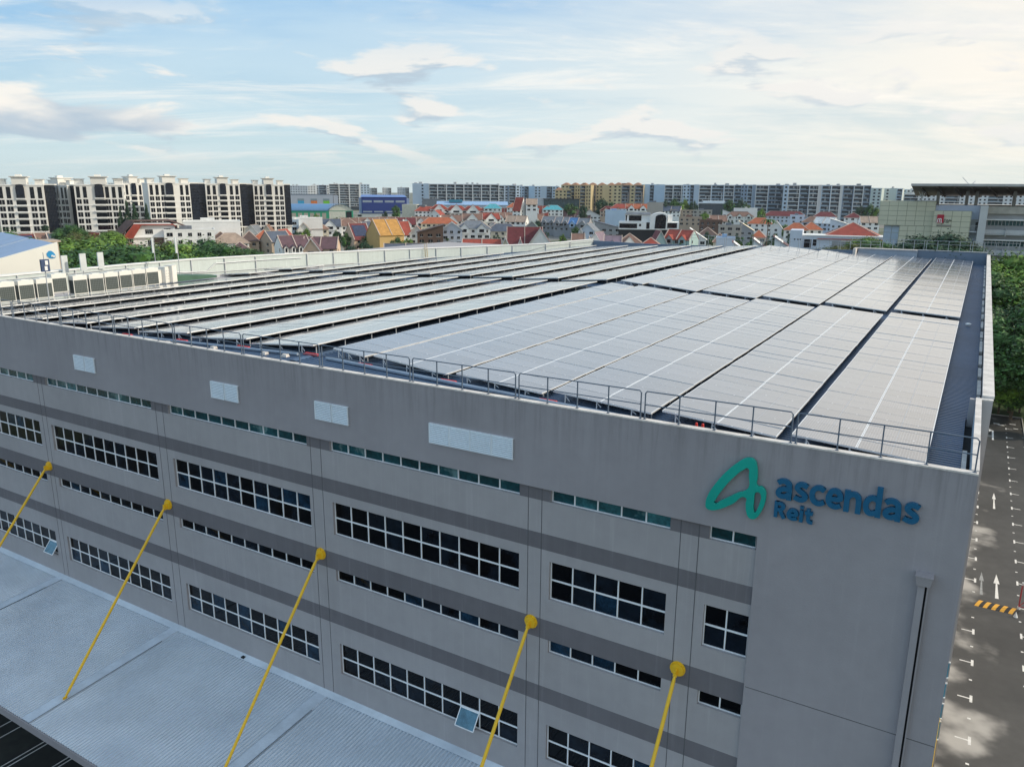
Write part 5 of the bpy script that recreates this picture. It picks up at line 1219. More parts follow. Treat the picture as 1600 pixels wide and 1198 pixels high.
# green fronted hall with a curved blue roof
o, W, H = frame_at(457, 548, 319, 930); s = 930 / F_PX; t = thing('curved_roof_hall', 'green fronted hall under a curved blue metal roof', 'hall', (o.x, o.y, GZ), rz=viewaz(502) + R(-3))
He = H - 9.5 * s; m = MB(); xa, xb = -W / 2, W / 2; xm = xa + W * .60
m.box((xa, 0, 0), (xb, 24, He)); m.build('wall', mat('hall_green', (.02, .30, .17), .6), t)
n = 10; arc = [(xm + (xb + .8 - xm) * i / n, He + (H - He) * .98 * math.sin(math.pi * (.0 + i / n)) ** .8) for i in range(n + 1)]
m = MB(); m.prism([(xm, He - .02)] + [(x_, z_ - .5) for x_, z_ in arc[1:-1]] + [(xb, He - .02)], -.2, .0, 0); m.build('gable_panel', mat('hall_cream', (.62, .62, .52), .7), t, fix=True)
m = MB()
for (p0, p1) in zip(arc, arc[1:]):
    m.hull8([(p0[0], -1.2, p0[1]), (p1[0], -1.2, p1[1]), (p1[0], 0, p1[1]), (p0[0], 0, p0[1]), (p0[0], -1.2, p0[1] + .6), (p1[0], -1.2, p1[1] + .6), (p1[0], 0, p1[1] + .6), (p0[0], 0, p0[1] + .6)], 0)
n = 8
for i in range(n):
    a0, a1 = math.pi / 2 * i / n, math.pi / 2 * (i + 1) / n
    y0_, z0_ = -.8 + 13 * (1 - math.cos(a0)), He + (H - He) * math.sin(a0); y1_, z1_ = -.8 + 13 * (1 - math.cos(a1)), He + (H - He) * math.sin(a1)
    m.poly([(xa - .5, y0_, z0_), (xm + .5, y0_, z0_), (xm + W * .2 * (1 if i > n - 2 else (i + 1) / n), y1_, z1_), (xa - .5, y1_, z1_)], 1)
m.poly([(xa - .5, 12.2, H), (xm + W * .2, 12.2, H), (xb - W * .1, 24, H), (xa - .5, 24, H)], 1)
m.build('roof', [mat('roof_rim_dark', (.05, .12, .16), .5), mat('roof_blue_metal', (.12, .24, .42), .45, .1, var=.05)], t)
for i in range(6):
    u = xa + (xm - xa) * (i + .15) / 6.2; m = MB(); m.box((u, -.10, 0), (u + (xm - xa) * .11, -.02, He - 2.6)); m.build('doorway', mat('door_tan_grey', (.36, .34, .28), .7), t)
m = MB(); m.box((xm + 1, -.12, 0), (xb - W * .12, -.02, He - .8), 0); m.box((xb - W * .11, -.12, 0), (xb - W * .02, -.02, He - 1), 1); m.build('entrance_panel', [MATS['hall_cream'], M_DARK], t)
# blue hall
o, W, H = frame_at(566, 634, 304.8, 960); s = 960 / F_PX; t = thing('blue_hall', 'deep blue clad hall with a lighter blue roof', 'hall', (o.x, o.y, GZ), rz=viewaz(600) + R(2))
zb = H - 27 * s; m = MB(); m.box((-W / 2, 0, zb), (W / 2, 20, H - 3 * s)); m.build('wall', mat('hall_deep_blue', (.012, .035, .20), .55, var=.05), t)
m = MB(); m.hull8([(-W / 2 - 1.5, -.8, H - 3 * s), (W / 2 + .5, -.8, H - 3 * s), (W / 2 + .5, 20, H - 3 * s), (-W / 2 - 1.5, 20, H - 3 * s), (-W / 2 + .5, 5, H), (W / 2 - 3, 5, H), (W / 2 - 3, 20, H), (-W / 2 + .5, 20, H)]); m.build('roof', mat('hall_roof_blue', (.15, .25, .52), .5), t, fix=True)
for j, (za, zb_) in enumerate(((-11, -8), (-25.5, -23.5))):
    for i in range(4):
        u = -W / 2 + W * (i + .10) / 4.1; m = MB(); m.box((u, -.1, H + za * s), (u + W * .20, -.02, H + zb_ * s)); m.build('window_strip', mat('strip_grey', (.28, .33, .40), .4), t)
m = MB(); m.box((-W / 2 - 5, .5, 0), (W / 2 + 2, 22, zb - .05), 0); m.box((-W / 2 - 5, .3, zb - 3.5), (-W / 2 - .5, .49, zb - 1.5), 1)
m.box((-W / 2 - 3, 1, zb), (-W / 2 - .02, 18, H - 4 * s), 2); m.box((W / 2 + .02, 1, zb), (W / 2 + 3, 18, H - 5 * s), 2)
m.build('podium', [mat('podium_grey', (.46, .48, .50), .7), M_BLK, mat('side_lilac', (.25, .32, .50), .6)], t)
o, W, H = frame_at(628, 651, 319.5, 900); t = thing('cream_block', 'plain cream block right of the blue hall', 'building', (o.x, o.y, GZ), rz=viewaz(640) + R(-12))
m = MB(); m.box((-W / 2, 0, 0), (W / 2, 14, H)); m.box((W / 2 + .1, 2, 0), (W / 2 + 9, 14, H - .6), 1); m.build('wall', [mat('block_cream', (.58, .57, .47), .8), mat('block_slate', (.16, .18, .20), .8)], t)
o, W, H = frame_at(684, 792, 315, 960); t = thing('low_blue_shed', 'long low shed with pale blue roof in front of the glazed slab', 'shed', (o.x, o.y, GZ), rz=viewaz(738))
m = MB(); m.box((-W / 2, 0, 0), (W / 2, 30, H - 4)); m.build('wall', mat('shed_wall', (.42, .50, .58), .7), t)
m = MB(); m.hull8([(-W / 2 - 1, -1, H - 4), (W / 2 + 1, -1, H - 4), (W / 2 + 1, 30, H - 4), (-W / 2 - 1, 30, H - 4), (-W / 2 - 1, 14, H), (W / 2 + 1, 14, H), (W / 2 + 1, 16, H), (-W / 2 - 1, 16, H)]); m.box((-W / 2 + 14, 6, H - 1), (-W / 2 + 30, 12, H + 2), 1); m.build('roof', [mat('shed_roof_blue', (.28, .42, .62), .5), mat('tank_teal', (.04, .22, .30), .5)], t, fix=True)
o, W, H = frame_at(660, 688, 311.5, 1000); t = thing('slate_block', 'low slate grey block in front of the glazed slab', 'building', (o.x, o.y, GZ), rz=viewaz(674)); m = MB(); m.box((-W / 2, 0, 0), (W / 2, 20, H)); m.box((-W / 2, -.2, H), (W / 2, 20, H + .6)); m.build('wall', MATS['block_slate'], t)
o, W, H = frame_at(850, 905, 311.5, 940); t = thing('low_dark_pavilion', 'long low dark glazed pavilion below the beige apartments', 'pavilion', (o.x, o.y, GZ), rz=viewaz(878)); m = MB(); m.box((-W / 2, 0, 0), (W / 2, 12, H), 1); m.box((-W / 2 - 1, -1.5, H), (W / 2 + 1, 13, H + .7), 0); m.box((-W / 2 - 6, 1, 0), (-W / 2, 10, H + 1), 2); m.build('wall', [M_BLK, mat('pavilion_glass', (.05, .08, .09), .2, var=.5, vs=.5), mat('podium_grey', (.46, .48, .50), .7)], t)
o, W, H = frame_at(1094, 1132, 314, 940); t = thing('lawn_house', 'long white pavilion with a flat roof below the balcony slab', 'pavilion', (o.x, o.y, GZ), rz=viewaz(1113)); m = MB(); m.box((-W / 2, 0, 0), (W / 2, 12, H - 3), 1); m.box((-W / 2 - 1, -1.5, H - 3), (W / 2 + .5, 13, H - 2), 0); m.box((-W / 2 + 4, 2, H - 2), (W / 2 - .5, 11, H), 0); m.build('wall', [mat('slab_white', (.62, .68, .72), .7), mat('pavilion_glass2', (.06, .08, .10), .2)], t)

# =================================================================== HOUSES
WALLC = {'w': (.82, .82, .80), 'b': (.56, .62, .72), 'c': (.66, .60, .48), 'p': (.62, .46, .34), 'g': (.30, .31, .33), 't': (.36, .50, .50), 'n': (.13, .08, .06), 'k': (.025, .025, .028), 'o': (.40, .32, .25), 'y': (.55, .37, .15), 's': (.38, .36, .33), 'l': (.45, .58, .72)}
ROOFC = {'red': (.30, .055, .035), 'org': (.38, .11, .05), 'mar': (.15, .028, .032), 'brn': (.215, .125, .095), 'dbr': (.11, .07, .06), 'gry': (.17, .19, .22), 'sla': (.085, .105, .145), 'blu': (.06, .17, .38), 'trq': (.08, .35, .42), 'yel': (.46, .24, .06), 'prp': (.12, .065, .075), 'wht': (.70, .70, .68), 'grn': (.05, .13, .09), 'tan': (.36, .27, .21), 'lbl': (.25, .38, .55), 'mau': (.20, .15, .19), 'crm': (.80, .68, .50)}
M_HW = {k_: mat('render_' + k_, v, .8, var=.07, vs=.12, streak=.04) for k_, v in WALLC.items()}
M_HR = {k_: mat('tiles_' + k_, v, .75, var=.22, vs=.5, bump=.3, bs=6, streak=0) for k_, v in ROOFC.items()}
M_RIDGE = mat('ridge_mortar', (.52, .42, .36), .8); M_PVDARK = mat('roof_solar_dark', (.03, .045, .10), .2, var=.3, vs=.6)
M_FR = mat('window_frame_white', (.7, .7, .68), .6)
hrng = random.Random(42)
def house(x0, x1, yt, typ, rc, wc, label, yaw=0, H=15.5, dep=13, ev=.70, dorm=0, win=True, sol=False, D=None, cat='house', chim=False, fl=2, dc=None, dw=None):
    xm = (x0 + x1) / 2; drop = yt - hzn(xm)
    if D is None: D = (39 - H) * F_PX / drop
    if D > 900: D = 900.0
    o = at(xm, yt, D); H = o.z - GZ; yr = R(yaw)
    W = (x1 - x0) / F_PX * D * .97
    w_ = max(3.0, (W - abs(math.sin(yr)) * dep * .8) / max(.45, math.cos(yr))) if yaw else W
    E_ = H - (1 - ev) * min(H, 16)
    if typ == 'flat': E_ = H
    t = thing('house', label, cat, (o.x, o.y, GZ), rz=viewaz(xm) + yr)
    hw = w_ / 2; y0, y1 = -dep / 2, dep / 2
    wm, rm = M_HW[wc], M_HR[rc]
    m = MB()
    if typ == 'gf':                               # gable towards the camera
        m.prism([(-hw, 0), (hw, 0), (hw, E_), (0, H - .3), (-hw, E_)], y0, y1)
    elif typ == 'gs':
        b = [(y0, 0), (y1, 0), (y1, E_), (0, H - .3), (y0, E_)]
        i = len(m.v); n = 5
        m.poly([(-hw, y, z) for y, z in b][::-1]); m.poly([(hw, y, z) for y, z in b]); m.poly([(-hw, y0, 0), (hw, y0, 0), (hw, y0, E_), (-hw, y0, E_)]); m.poly([(hw, y1, 0), (-hw, y1, 0), (-hw, y1, E_), (hw, y1, E_)])
    elif typ == 'shed':
        m.prism([(-hw, 0), (hw, 0), (hw, E_), (-hw, H - .3)], y0, y1)
    elif typ == 'shedr':
        m.prism([(-hw, 0), (hw, 0), (hw, H - .3), (-hw, E_)], y0, y1)
    else: m.box((-hw, y0, 0), (hw, y1, E_))
    if typ == 'flat':
        m.box((-hw - .1, y0 - .1, H - .1), (hw + .1, y0 + .25, H + .7)); m.box((-hw - .1, y1 - .25, H - .1), (hw + .1, y1 + .1, H + .7)); m.box((-hw - .1, y0 + .25, H - .1), (-hw + .25, y1 - .25, H + .7)); m.box((hw - .25, y0 + .25, H - .1), (hw + .1, y1 - .25, H + .7))
    m.build('wall', wm, t, fix=True)
    ov = .7; m = MB(); th = .25
    def slope(p):                                  # quad p given as 4 points, thickened downwards
        m.hull8([(a, b, c - th) for a, b, c in p] + list(p), 0)
    k = (H - E_)
    if typ == 'gf':
        s = k / hw; zo = E_ - s * ov
        slope([(-hw - ov, y0 - ov, zo), (0, y0 - ov, H), (0, y1 + ov, H), (-hw - ov, y1 + ov, zo)]); slope([(0, y0 - ov, H), (hw + ov, y0 - ov, zo), (hw + ov, y1 + ov, zo), (0, y1 + ov, H)])
        m.box((-.18, y0 - ov, H), (.18, y1 + ov, H + .15), 1)
        m.hull8([(-hw - ov - .02, y0 - ov - .12, zo - .45), (0, y0 - ov - .12, H - .35), (0, y0 - ov, H - .35), (-hw - ov - .02, y0 - ov, zo - .45), (-hw - ov - .02, y0 - ov - .12, zo + .1), (0, y0 - ov - .12, H + .15), (0, y0 - ov, H + .15), (-hw - ov - .02, y0 - ov, zo + .1)], 2)
        m.hull8([(0, y0 - ov - .12, H - .35), (hw + ov, y0 - ov - .12, zo - .45), (hw + ov, y0 - ov, zo - .45), (0, y0 - ov, H - .35), (0, y0 - ov - .12, H + .15), (hw + ov, y0 - ov - .12, zo + .1), (hw + ov, y0 - ov, zo + .1), (0, y0 - ov, H + .15)], 2)
    elif typ == 'gs':
        s = k / (dep / 2); zo = E_ - s * ov
        slope([(-hw - .2, y0 - ov, zo), (hw + .2, y0 - ov, zo), (hw + .2, 0, H), (-hw - .2, 0, H)]); slope([(hw + .2, y1 + ov, zo), (-hw - .2, y1 + ov, zo), (-hw - .2, 0, H), (hw + .2, 0, H)])
        m.box((-hw, -.18, H), (hw, .18, H + .15), 1)
        n = max(1, round(w_ / 9))
        for i in range(n + 1):
            x_ = -hw + w_ * i / n; m.hull8([(x_ - .2, y0 - ov, zo), (x_ + .2, y0 - ov, zo), (x_ + .2, 0, H), (x_ - .2, 0, H), (x_ - .2, y0 - ov, zo + .35), (x_ + .2, y0 - ov, zo + .35), (x_ + .2, 0, H + .35), (x_ - .2, 0, H + .35)], 1)
        if sol:
            for i in range(n):
                if i % 2 == (sol - 1): a = -hw + w_ * (i + .12) / n; b = -hw + w_ * (i + .85) / n; f0, f1 = .15, .85; m.hull8([(a, y0 * (1 - f0), E_ + k * f0 + .1), (b, y0 * (1 - f0), E_ + k * f0 + .1), (b, y0 * (1 - f1), E_ + k * f1 + .1), (a, y0 * (1 - f1), E_ + k * f1 + .1), (a, y0 * (1 - f0), E_ + k * f0 + .2), (b, y0 * (1 - f0), E_ + k * f0 + .2), (b, y0 * (1 - f1), E_ + k * f1 + .2), (a, y0 * (1 - f1), E_ + k * f1 + .2)], 3)
    elif typ in ('hip', 'pyr'):
        r_ = 0 if typ == 'pyr' else max(0, hw - dep / 2); z0 = E_ - .25
        c4 = [(-hw - ov, y0 - ov, z0), (hw + ov, y0 - ov, z0), (hw + ov, y1 + ov, z0), (-hw - ov, y1 + ov, z0)]; rg0, rg1 = (-r_ - .01, 0, H), (r_ + .01, 0, H)
        m.poly([c4[0], c4[1], rg1, rg0]); m.poly([c4[1], c4[2], rg1]); m.poly([c4[2], c4[3], rg0, rg1]); m.poly([c4[3], c4[0], rg0]); m.poly(c4[::-1])
        for a, b in ((c4[0], rg0), (c4[1], rg1), (c4[2], rg1), (c4[3], rg0), (rg0, rg1)): m.tube(a, b, .17, 4, 1)
    elif typ in ('shed', 'shedr'):
        za, zb = (H, E_) if typ == 'shed' else (E_, H)
        slope([(-hw - ov, y0 - ov, za), (hw + ov, y0 - ov, zb), (hw + ov, y1 + ov, zb), (-hw - ov, y1 + ov, za)])
    else:
        m.box((-hw + .26, y0 + .26, H), (hw - .26, y1 - .26, H + .12)); m.box((-hw * .4, 0, H + .12), (hw * .1, dep * .3, H + 2.0))
    m.build('roof', [rm, M_RIDGE, M_FR, M_PVDARK], t, fix=typ not in ('flat',))
    if dorm:                                      # small front gables
        dwm, drm = M_HW[dw or wc], M_HR[dc or rc]
        for i in range(dorm):
            xc = -hw + w_ * (i + .5) / dorm; q = w_ / dorm * .27; yy = y0 - ov - .6; zb = E_ - 1.2; zt_ = zb + q * 1.05 + .9
            d = MB(); d.prism([(xc - q, zb - 2), (xc + q, zb - 2), (xc + q, zb + .9), (xc, zt_), (xc - q, zb + .9)], yy, yy + dep * .45, 0)
            d.hull8([(xc - q - .3, yy - .4, zb + .6), (xc, yy - .4, zt_ + .05), (xc, yy + dep * .45, zt_ + .05), (xc - q - .3, yy + dep * .45, zb + .6), (xc - q - .3, yy - .4, zb + .85), (xc, yy - .4, zt_ + .3), (xc, yy + dep * .45, zt_ + .3), (xc - q - .3, yy + dep * .45, zb + .85)], 1)
            d.hull8([(xc, yy - .4, zt_ + .05), (xc + q + .3, yy - .4, zb + .6), (xc + q + .3, yy + dep * .45, zb + .6), (xc, yy + dep * .45, zt_ + .05), (xc, yy - .4, zt_ + .3), (xc + q + .3, yy - .4, zb + .85), (xc + q + .3, yy + dep * .45, zb + .85), (xc, yy + dep * .45, zt_ + .3)], 1)
            d.box((xc - q * .5, yy - .08, zb - 1.2), (xc + q * .5, yy - .005, zb + .7), 2)
            d.build('dormer', [dwm, drm, M_BLK], t, fix=True)
    if win:
        zlim = E_ - .5; nfl = 0; me = win_mesh(1.7, 1.6, M_BLK, frame=M_FR); me2 = win_mesh(2.6, 1.7, M_BLK, frame=M_FR)
        nw = max(1, int(w_ / 4.2))
        for f in range(fl):
            z_ = E_ - 2.6 - f * 3.5
            if z_ < 1: break
            for i in range(nw):
                x_ = -hw + w_ * (i + .5) / nw + hrng.uniform(-.3, .3)
                inst('window', me if hrng.random() < .6 else me2, t, (x_, y0 - .01, z_))
            for s in (-1, 1):
                inst('window', me, t, (s * (hw + .01), y0 * .35, z_), (0, 0, s * math.pi / 2))
    if chim:
        m = MB(); m.box((hw * .3, 0, H - 2), (hw * .3 + .9, .9, H + 1.3)); m.build('chimney', M_HW['w'], t)
    return t
HL = [
# x0, x1, ytop, type, roof, wall, label, options
(24, 52, 366, 'gs', 'mar', 'w', 'dull red terrace house with a solar panel patch at the far left', dict(sol=1, yaw=10)),
(49, 76, 364, 'gs', 'brn', 'w', 'brown roofed terrace house between two solar roofs at the far left', dict(yaw=10)),
(72, 97, 364.5, 'gs', 'sla', 'w', 'terrace house with its whole roof covered in dark blue solar panels', dict(yaw=10)),
(93, 122, 364, 'gs', 'red', 'w', 'red roofed terrace house beside the dark blue solar roof', dict(yaw=-8, dorm=1)),
(140, 152, 363, 'gf', 'red', 'w', 'small red gabled house before the third cream apartment block', dict(yaw=20)),
(150, 190, 368, 'hip', 'org', 'p', 'terracotta hipped house left of the large white house', dict(H=14, chim=True)),
(172, 192, 361, 'gf', 'red', 'w', 'bright red roofed house squeezed against the large white house', dict(yaw=30)),
(262, 330, 359.5, 'flat', 'gry', 'w', 'long white flat roofed house with a colonnade right of the large white house', dict(H=14, fl=2, D=415)),
(292, 370, 346.5, 'flat', 'wht', 'w', 'large blank white walled house below the cream apartment blocks', dict(D=455, win=False, dep=16)),
(288, 342, 371.5, 'hip', 'grn', 's', 'low hipped house with green and rust sheets behind the belt of trees', dict(H=12.5, win=False)),
(268, 292, 350, 'gs', 'brn', 'w', 'brown roofed house peeping between the white houses', dict()),
(326, 362, 362, 'hip', 'dbr', 'w', 'dark brown hipped house at the edge of the tree belt', dict(H=14)),
(333, 385, 364, 'hip', 'tan', 'w', 'tan hipped bungalow above the maroon hipped cottage', dict(H=13.5)),
(352, 396, 378, 'hip', 'prp', 'w', 'white cottage with a small maroon hipped roof among the trees', dict(H=14)),
(376, 402, 361, 'hip', 'dbr', 'o', 'brick brown house with dark hipped roof left of the orange roofs', dict(H=14.5)),
(395, 428, 359, 'hip', 'org', 'c', 'bright orange hipped house left of the peach terrace', dict(H=15)),
(408, 452, 361, 'gs', 'sla', 'o', 'brick house with a long sloping solar panelled roof above the peach terrace', dict(yaw=28, H=15)),
(424, 458, 358, 'gf', 'red', 'o', 'scarlet roofed brick house behind the peach terrace', dict(yaw=-20, H=15.5)),
(430, 482, 368, 'gs', 'prp', 'w', 'white terrace row with four dormer gables and a plum roof', dict(dorm=4, H=15, yaw=14, dep=16)),
(474, 530, 370, 'gs', 'prp', 'p', 'peach coloured end terrace with a plum roof and dark awninged windows', dict(H=14.5, yaw=-8, dep=14)),
(474, 500, 371.5, 'gf', 'prp', 'p', 'peach gable fronted projection of the plum roofed terrace', dict(H=16, yaw=-6, dep=8)),
(365, 398, 345.5, 'gs', 'brn', 'w', 'brown roofed terrace with a white gable under the apartment blocks, left', dict(dorm=1, H=15)),
(396, 430, 345.5, 'gs', 'dbr', 'w', 'dark brown terrace with two white gables under the apartment blocks, middle', dict(dorm=2, H=15)),
(384, 412, 351, 'gf', 'gry', 'w', 'white gabled house with grey roof in front of the brown terraces', dict(H=15, yaw=-20)),
(410, 434, 350.5, 'gf', 'brn', 'c', 'cream gabled house with brown roof in front of the brown terraces', dict(H=15, yaw=-20)),
(430, 456, 345, 'gs', 'brn', 'w', 'brown terrace with a rounded white gable just left of the white box house', dict(dorm=1, H=15)),
(455, 502, 341.5, 'flat', 'wht', 'w', 'white box shaped house with one blue window below the green hall', dict(D=560, win=False)),
(454, 466, 344, 'flat', 'wht', 'l', 'small blue glazed wing left of the white box house', dict(D=552)),
(464, 484, 347.5, 'gf', 'brn', 'w', 'small white gabled cottage with a red patch on its brown roof', dict(H=15.5)),
(482, 512, 346, 'pyr', 'brn', 'c', 'cream house with a steep brown pyramid roof', dict(H=15.5, chim=True)),
(498, 532, 342, 'gs', 'sla', 'w', 'house with a slate blue solar roof and white gable below the green hall', dict(dorm=1, H=15.5)),
(524, 560, 342, 'hip', 'brn', 'w', 'brown hipped house right of the slate blue solar roof', dict(H=15.5)),
(532, 560, 340.5, 'gs', 'brn', 'w', 'brown roofed terrace below the blue hall, leftmost', dict(H=15.5)),
(556, 592, 340, 'gs', 'brn', 'w', 'brown roofed terrace below the blue hall, second from left', dict(dorm=1, H=15.5)),
(588, 622, 339, 'gs', 'brn', 'w', 'brown roofed terrace below the blue hall, third from left', dict(dorm=1, H=15.5)),
(618, 650, 340, 'gs', 'mar', 'w', 'dull red roofed terrace right of the brown ones below the cream block', dict(dorm=1, H=15.5)),
(643, 672, 338.5, 'gs', 'brn', 'w', 'brown roofed terrace under the red hipped villas', dict(dorm=1, H=15.5)),
(560, 598, 346, 'gs', 'sla', 'w', 'pale house with grey solar roof behind the yellow roof', dict(H=15.5, yaw=20)),
(538, 578, 349, 'gs', 'mar', 'p', 'pinkish house with a crimson sloping roof and solar strip', dict(H=17, dep=16, ev=.45, yaw=24, sol=1)),
(574, 628, 342.5, 'gs', 'yel', 'y', 'tall house with a large mustard yellow sloping roof', dict(H=17, D=480, dep=18, ev=.48, win=False, yaw=26)),
(610, 642, 346, 'gs', 'red', 'w', 'white house with a vivid red sloping roof and chimney', dict(H=16.5, ev=.5, chim=True, yaw=18)),
(640, 662, 352, 'gf', 'org', 'w', 'small orange roofed house beside the dark brown house', dict(H=15)),
(652, 692, 350, 'shedr', 'dbr', 'n', 'dark brown timber house left of the white villa', dict(H=17, dep=15, ev=.7)),
(658, 714, 339.5, 'hip', 'org', 'c', 'wide orange hipped house behind the dark brown house', dict(H=15.5)),
(690, 722, 346.5, 'gf', 'gry', 'b', 'left gabled wing of the pale blue white villa', dict(H=18, D=515, dep=12, ev=.72, fl=3)),
(712, 766, 344.5, 'hip', 'gry', 'w', 'main body of the white villa with a slate grey hipped roof', dict(H=18, D=522, dorm=2, fl=3)),
(648, 690, 322.5, 'hip', 'red', 'w', 'red hipped villa right of the cream block', dict(H=16)),
(672, 700, 319.5, 'hip', 'red', 'w', 'red hipped villa behind, with a white arched dormer', dict(H=17, dorm=1)),
(672, 694, 328, 'gf', 'red', 'w', 'red gabled house with white verge in front of the red villas', dict(H=16, yaw=-25)),
(696, 730, 321.5, 'hip', 'red', 'w', 'second red hipped villa of the row with white dormer', dict(H=17, dorm=1)),
(697, 732, 326, 'pyr', 'mar', 'w', 'maroon pyramid roofed house in the middle of the red villas', dict(H=16)),
(722, 756, 322, 'hip', 'red', 'w', 'third red hipped villa of the row, right end', dict(H=17, dorm=1)),
(740, 800, 325, 'gs', 'red', 'w', 'low white house with a long brick red roof', dict(H=16)),
(690, 722, 336, 'gs', 'brn', 'w', 'brown terrace with a white arched gable, left of the three grey gabled ones', dict(dorm=1, H=15.5)),
(722, 754, 334, 'gs', 'brn', 'w', 'brown terrace with a pointed white gable above the white villa', dict(dorm=1, H=15.5)),
(748, 782, 333.5, 'gs', 'red', 'w', 'dark red terrace with grey side gable above the white villa', dict(dorm=1, H=15.5, yaw=12)),
(772, 806, 332, 'gs', 'brn', 'w', 'brown terrace with two cream gables right of the dark red one', dict(dorm=2, H=15.5, yaw=6)),
(790, 826, 337, 'gs', 'tan', 'w', 'tan roofed terrace with a bright white verge', dict(H=15.5, yaw=-14)),
(816, 850, 334.5, 'gs', 'brn', 'w', 'brown terrace with one white gable, left of the grey dormer roofs', dict(dorm=1, H=15.5)),
(760, 812, 349.5, 'hip', 'sla', 'c', 'cream house with a slate roof right of the white villa', dict(H=15)),
(756, 784, 347, 'gf', 'mar', 'w', 'small dark red roof between the villa and the slate roofed house', dict(H=15.5)),
(722, 784, 373.5, 'gs', 'red', 'c', 'low house with a long brick red roof just behind the parapet', dict(H=12.5, ev=.7, win=False)),
(783, 796, 370.5, 'gf', 'gry', 'c', 'tiny cream gable beside the big maroon roof', dict(H=14)),
(792, 848, 354.5, 'gs', 'mar', 'w', 'house with a large steep maroon roof beside the big white gable', dict(H=16.5, ev=.3, yaw=0, dep=15, dorm=0)),
(824, 864, 356, 'gf', 'mar', 'w', 'big plain white gable front of the maroon roofed house', dict(H=16.3, ev=.35, dep=10, win=False)),
(806, 820, 372, 'gf', 'mar', 'w', 'small white gable in front of the maroon roof', dict(H=13.5, D=370)),
(846, 874, 338, 'gs', 'gry', 'g', 'grey roofed terrace with two dark gables, left of the blue dormer', dict(dorm=2, H=15.5, yaw=-16)),
(866, 896, 339, 'gs', 'gry', 'g', 'grey roofed terrace with two dark gables, next to the blue dormer', dict(dorm=2, H=15.5, yaw=-16)),
(888, 908, 340, 'gs', 'blu', 'g', 'bright blue roofed terrace with one pointed dormer', dict(dorm=1, H=15.5, yaw=-16, dw='l', dc='blu')),
(902, 926, 341, 'gs', 'gry', 'g', 'grey roofed terrace right of the bright blue roof', dict(dorm=1, H=15.5, yaw=-16)),
(820, 842, 345, 'gf', 'grn', 'g', 'dark green gabled roof beside a tree in the middle', dict(H=15)),
(806, 842, 319.5, 'hip', 'trq', 'w', 'turquoise hipped roof left of the rust red gable', dict(H=17)),
(826, 860, 321.5, 'gs', 'red', 'c', 'rust red steep roof with cream verge between turquoise roofs', dict(H=16.5, ev=.4, yaw=-10)),
(848, 880, 320.5, 'hip', 'trq', 'w', 'turquoise hipped roof right of the rust red one', dict(H=17)),
(756, 784, 318.5, 'hip', 'trq', 'w', 'pale turquoise low roof right of the long blue shed', dict(H=18)),
(792, 824, 317, 'hip', 'org', 'w', 'orange red low roof under the steep red gable', dict(H=18)),
(802, 822, 308.5, 'gs', 'red', 'w', 'steep red roofed house with a white gable far behind', dict(D=760, ev=.3, yaw=-25)),
(822, 840, 310.5, 'gs', 'tan', 'w', 'pale ridged roof right of the steep red one far behind', dict(D=760)),
(874, 925, 328, 'gs', 'prp', 'w', 'wide plum roof of the white gabled villa in the middle distance', dict(H=16.5, yaw=-8, ev=.5)),
(902, 940, 328.5, 'gf', 'prp', 'w', 'white gable front with small windows and plum verge', dict(H=16.5, ev=.6)),
(907, 936, 348.5, 'gf', 'gry', 'b', 'pale gabled house with a dark grey roof left of the black and white villa', dict(H=16, yaw=-14)),
(930, 970, 345, 'shed', 'sla', 'g', 'dark slate roofed house beside the black and white villa', dict(H=16.5)),
(893, 914, 365, 'gs', 'brn', 'w', 'small brown roofed cottage just above the parapet corner', dict(H=14.5, dorm=1)),
(914, 928, 370, 'gf', 'tan', 'w', 'tiny tan roofed gable above the parapet corner', dict(H=14)),
(922, 950, 362.5, 'gf', 'mau', 'w', 'mauve roofed gabled house, left of the mauve pair', dict(H=15, yaw=-20)),
(944, 972, 368, 'gs', 'mau', 'w', 'mauve roofed terrace with a small white gable', dict(dorm=1, H=14.5)),
(966, 1002, 364.5, 'hip', 'brn', 'w', 'grey brown hipped roof with a white gable under the black and white villa', dict(dorm=1, H=15)),
(998, 1036, 371, 'pyr', 'red', 'w', 'low brick red pyramid roof above the parapet', dict(H=14.5)),
(1012, 1046, 360, 'gf', 'mar', 't', 'teal walled gabled house with red verge strips', dict(H=16, ev=.4, yaw=12)),
(1040, 1090, 359, 'gs', 'red', 't', 'teal house with red roof slopes and stacked white dormer boxes', dict(H=16, dorm=2, yaw=-24)),
(946, 978, 329, 'flat', 'lbl', 'l', 'plain sky blue walled house behind the black and white villa', dict(H=17, win=False)),
(938, 975, 322, 'hip', 'mar', 'p', 'maroon hipped villa below the beige apartments', dict(H=17, dorm=2)),
(954, 985, 318.5, 'hip', 'red', 'w', 'scarlet hipped roof below the beige apartments', dict(H=18)),
(978, 1014, 318.5, 'gs', 'org', 'w', 'orange roofed house with two white gables', dict(H=18, dorm=2)),
(1012, 1036, 317.5, 'flat', 'gry', 's', 'grey stone block below the pale blue slab', dict(D=720, win=False)),
(1034, 1066, 322, 'gs', 'sla', 'w', 'slate roofed house with a white gable left of the timber modern villas', dict(H=17, yaw=-12)),
(1048, 1084, 328.5, 'flat', 'brn', 'o', 'timber clad modern villa behind the black and white one', dict(H=16)),
(1062, 1096, 340, 'flat', 'brn', 'o', 'lower timber and concrete modern villa', dict(H=15)),
(1084, 1112, 329, 'flat', 'gry', 's', 'concrete modern villa with a dark opening', dict(H=16)),
(1094, 1128, 345, 'flat', 'brn', 'n', 'dark timber box house with a long slit window', dict(H=14.5)),
(1108, 1136, 336.5, 'gs', 'brn', 'w', 'white house with brown roof above the timber box house', dict(H=16, yaw=10)),
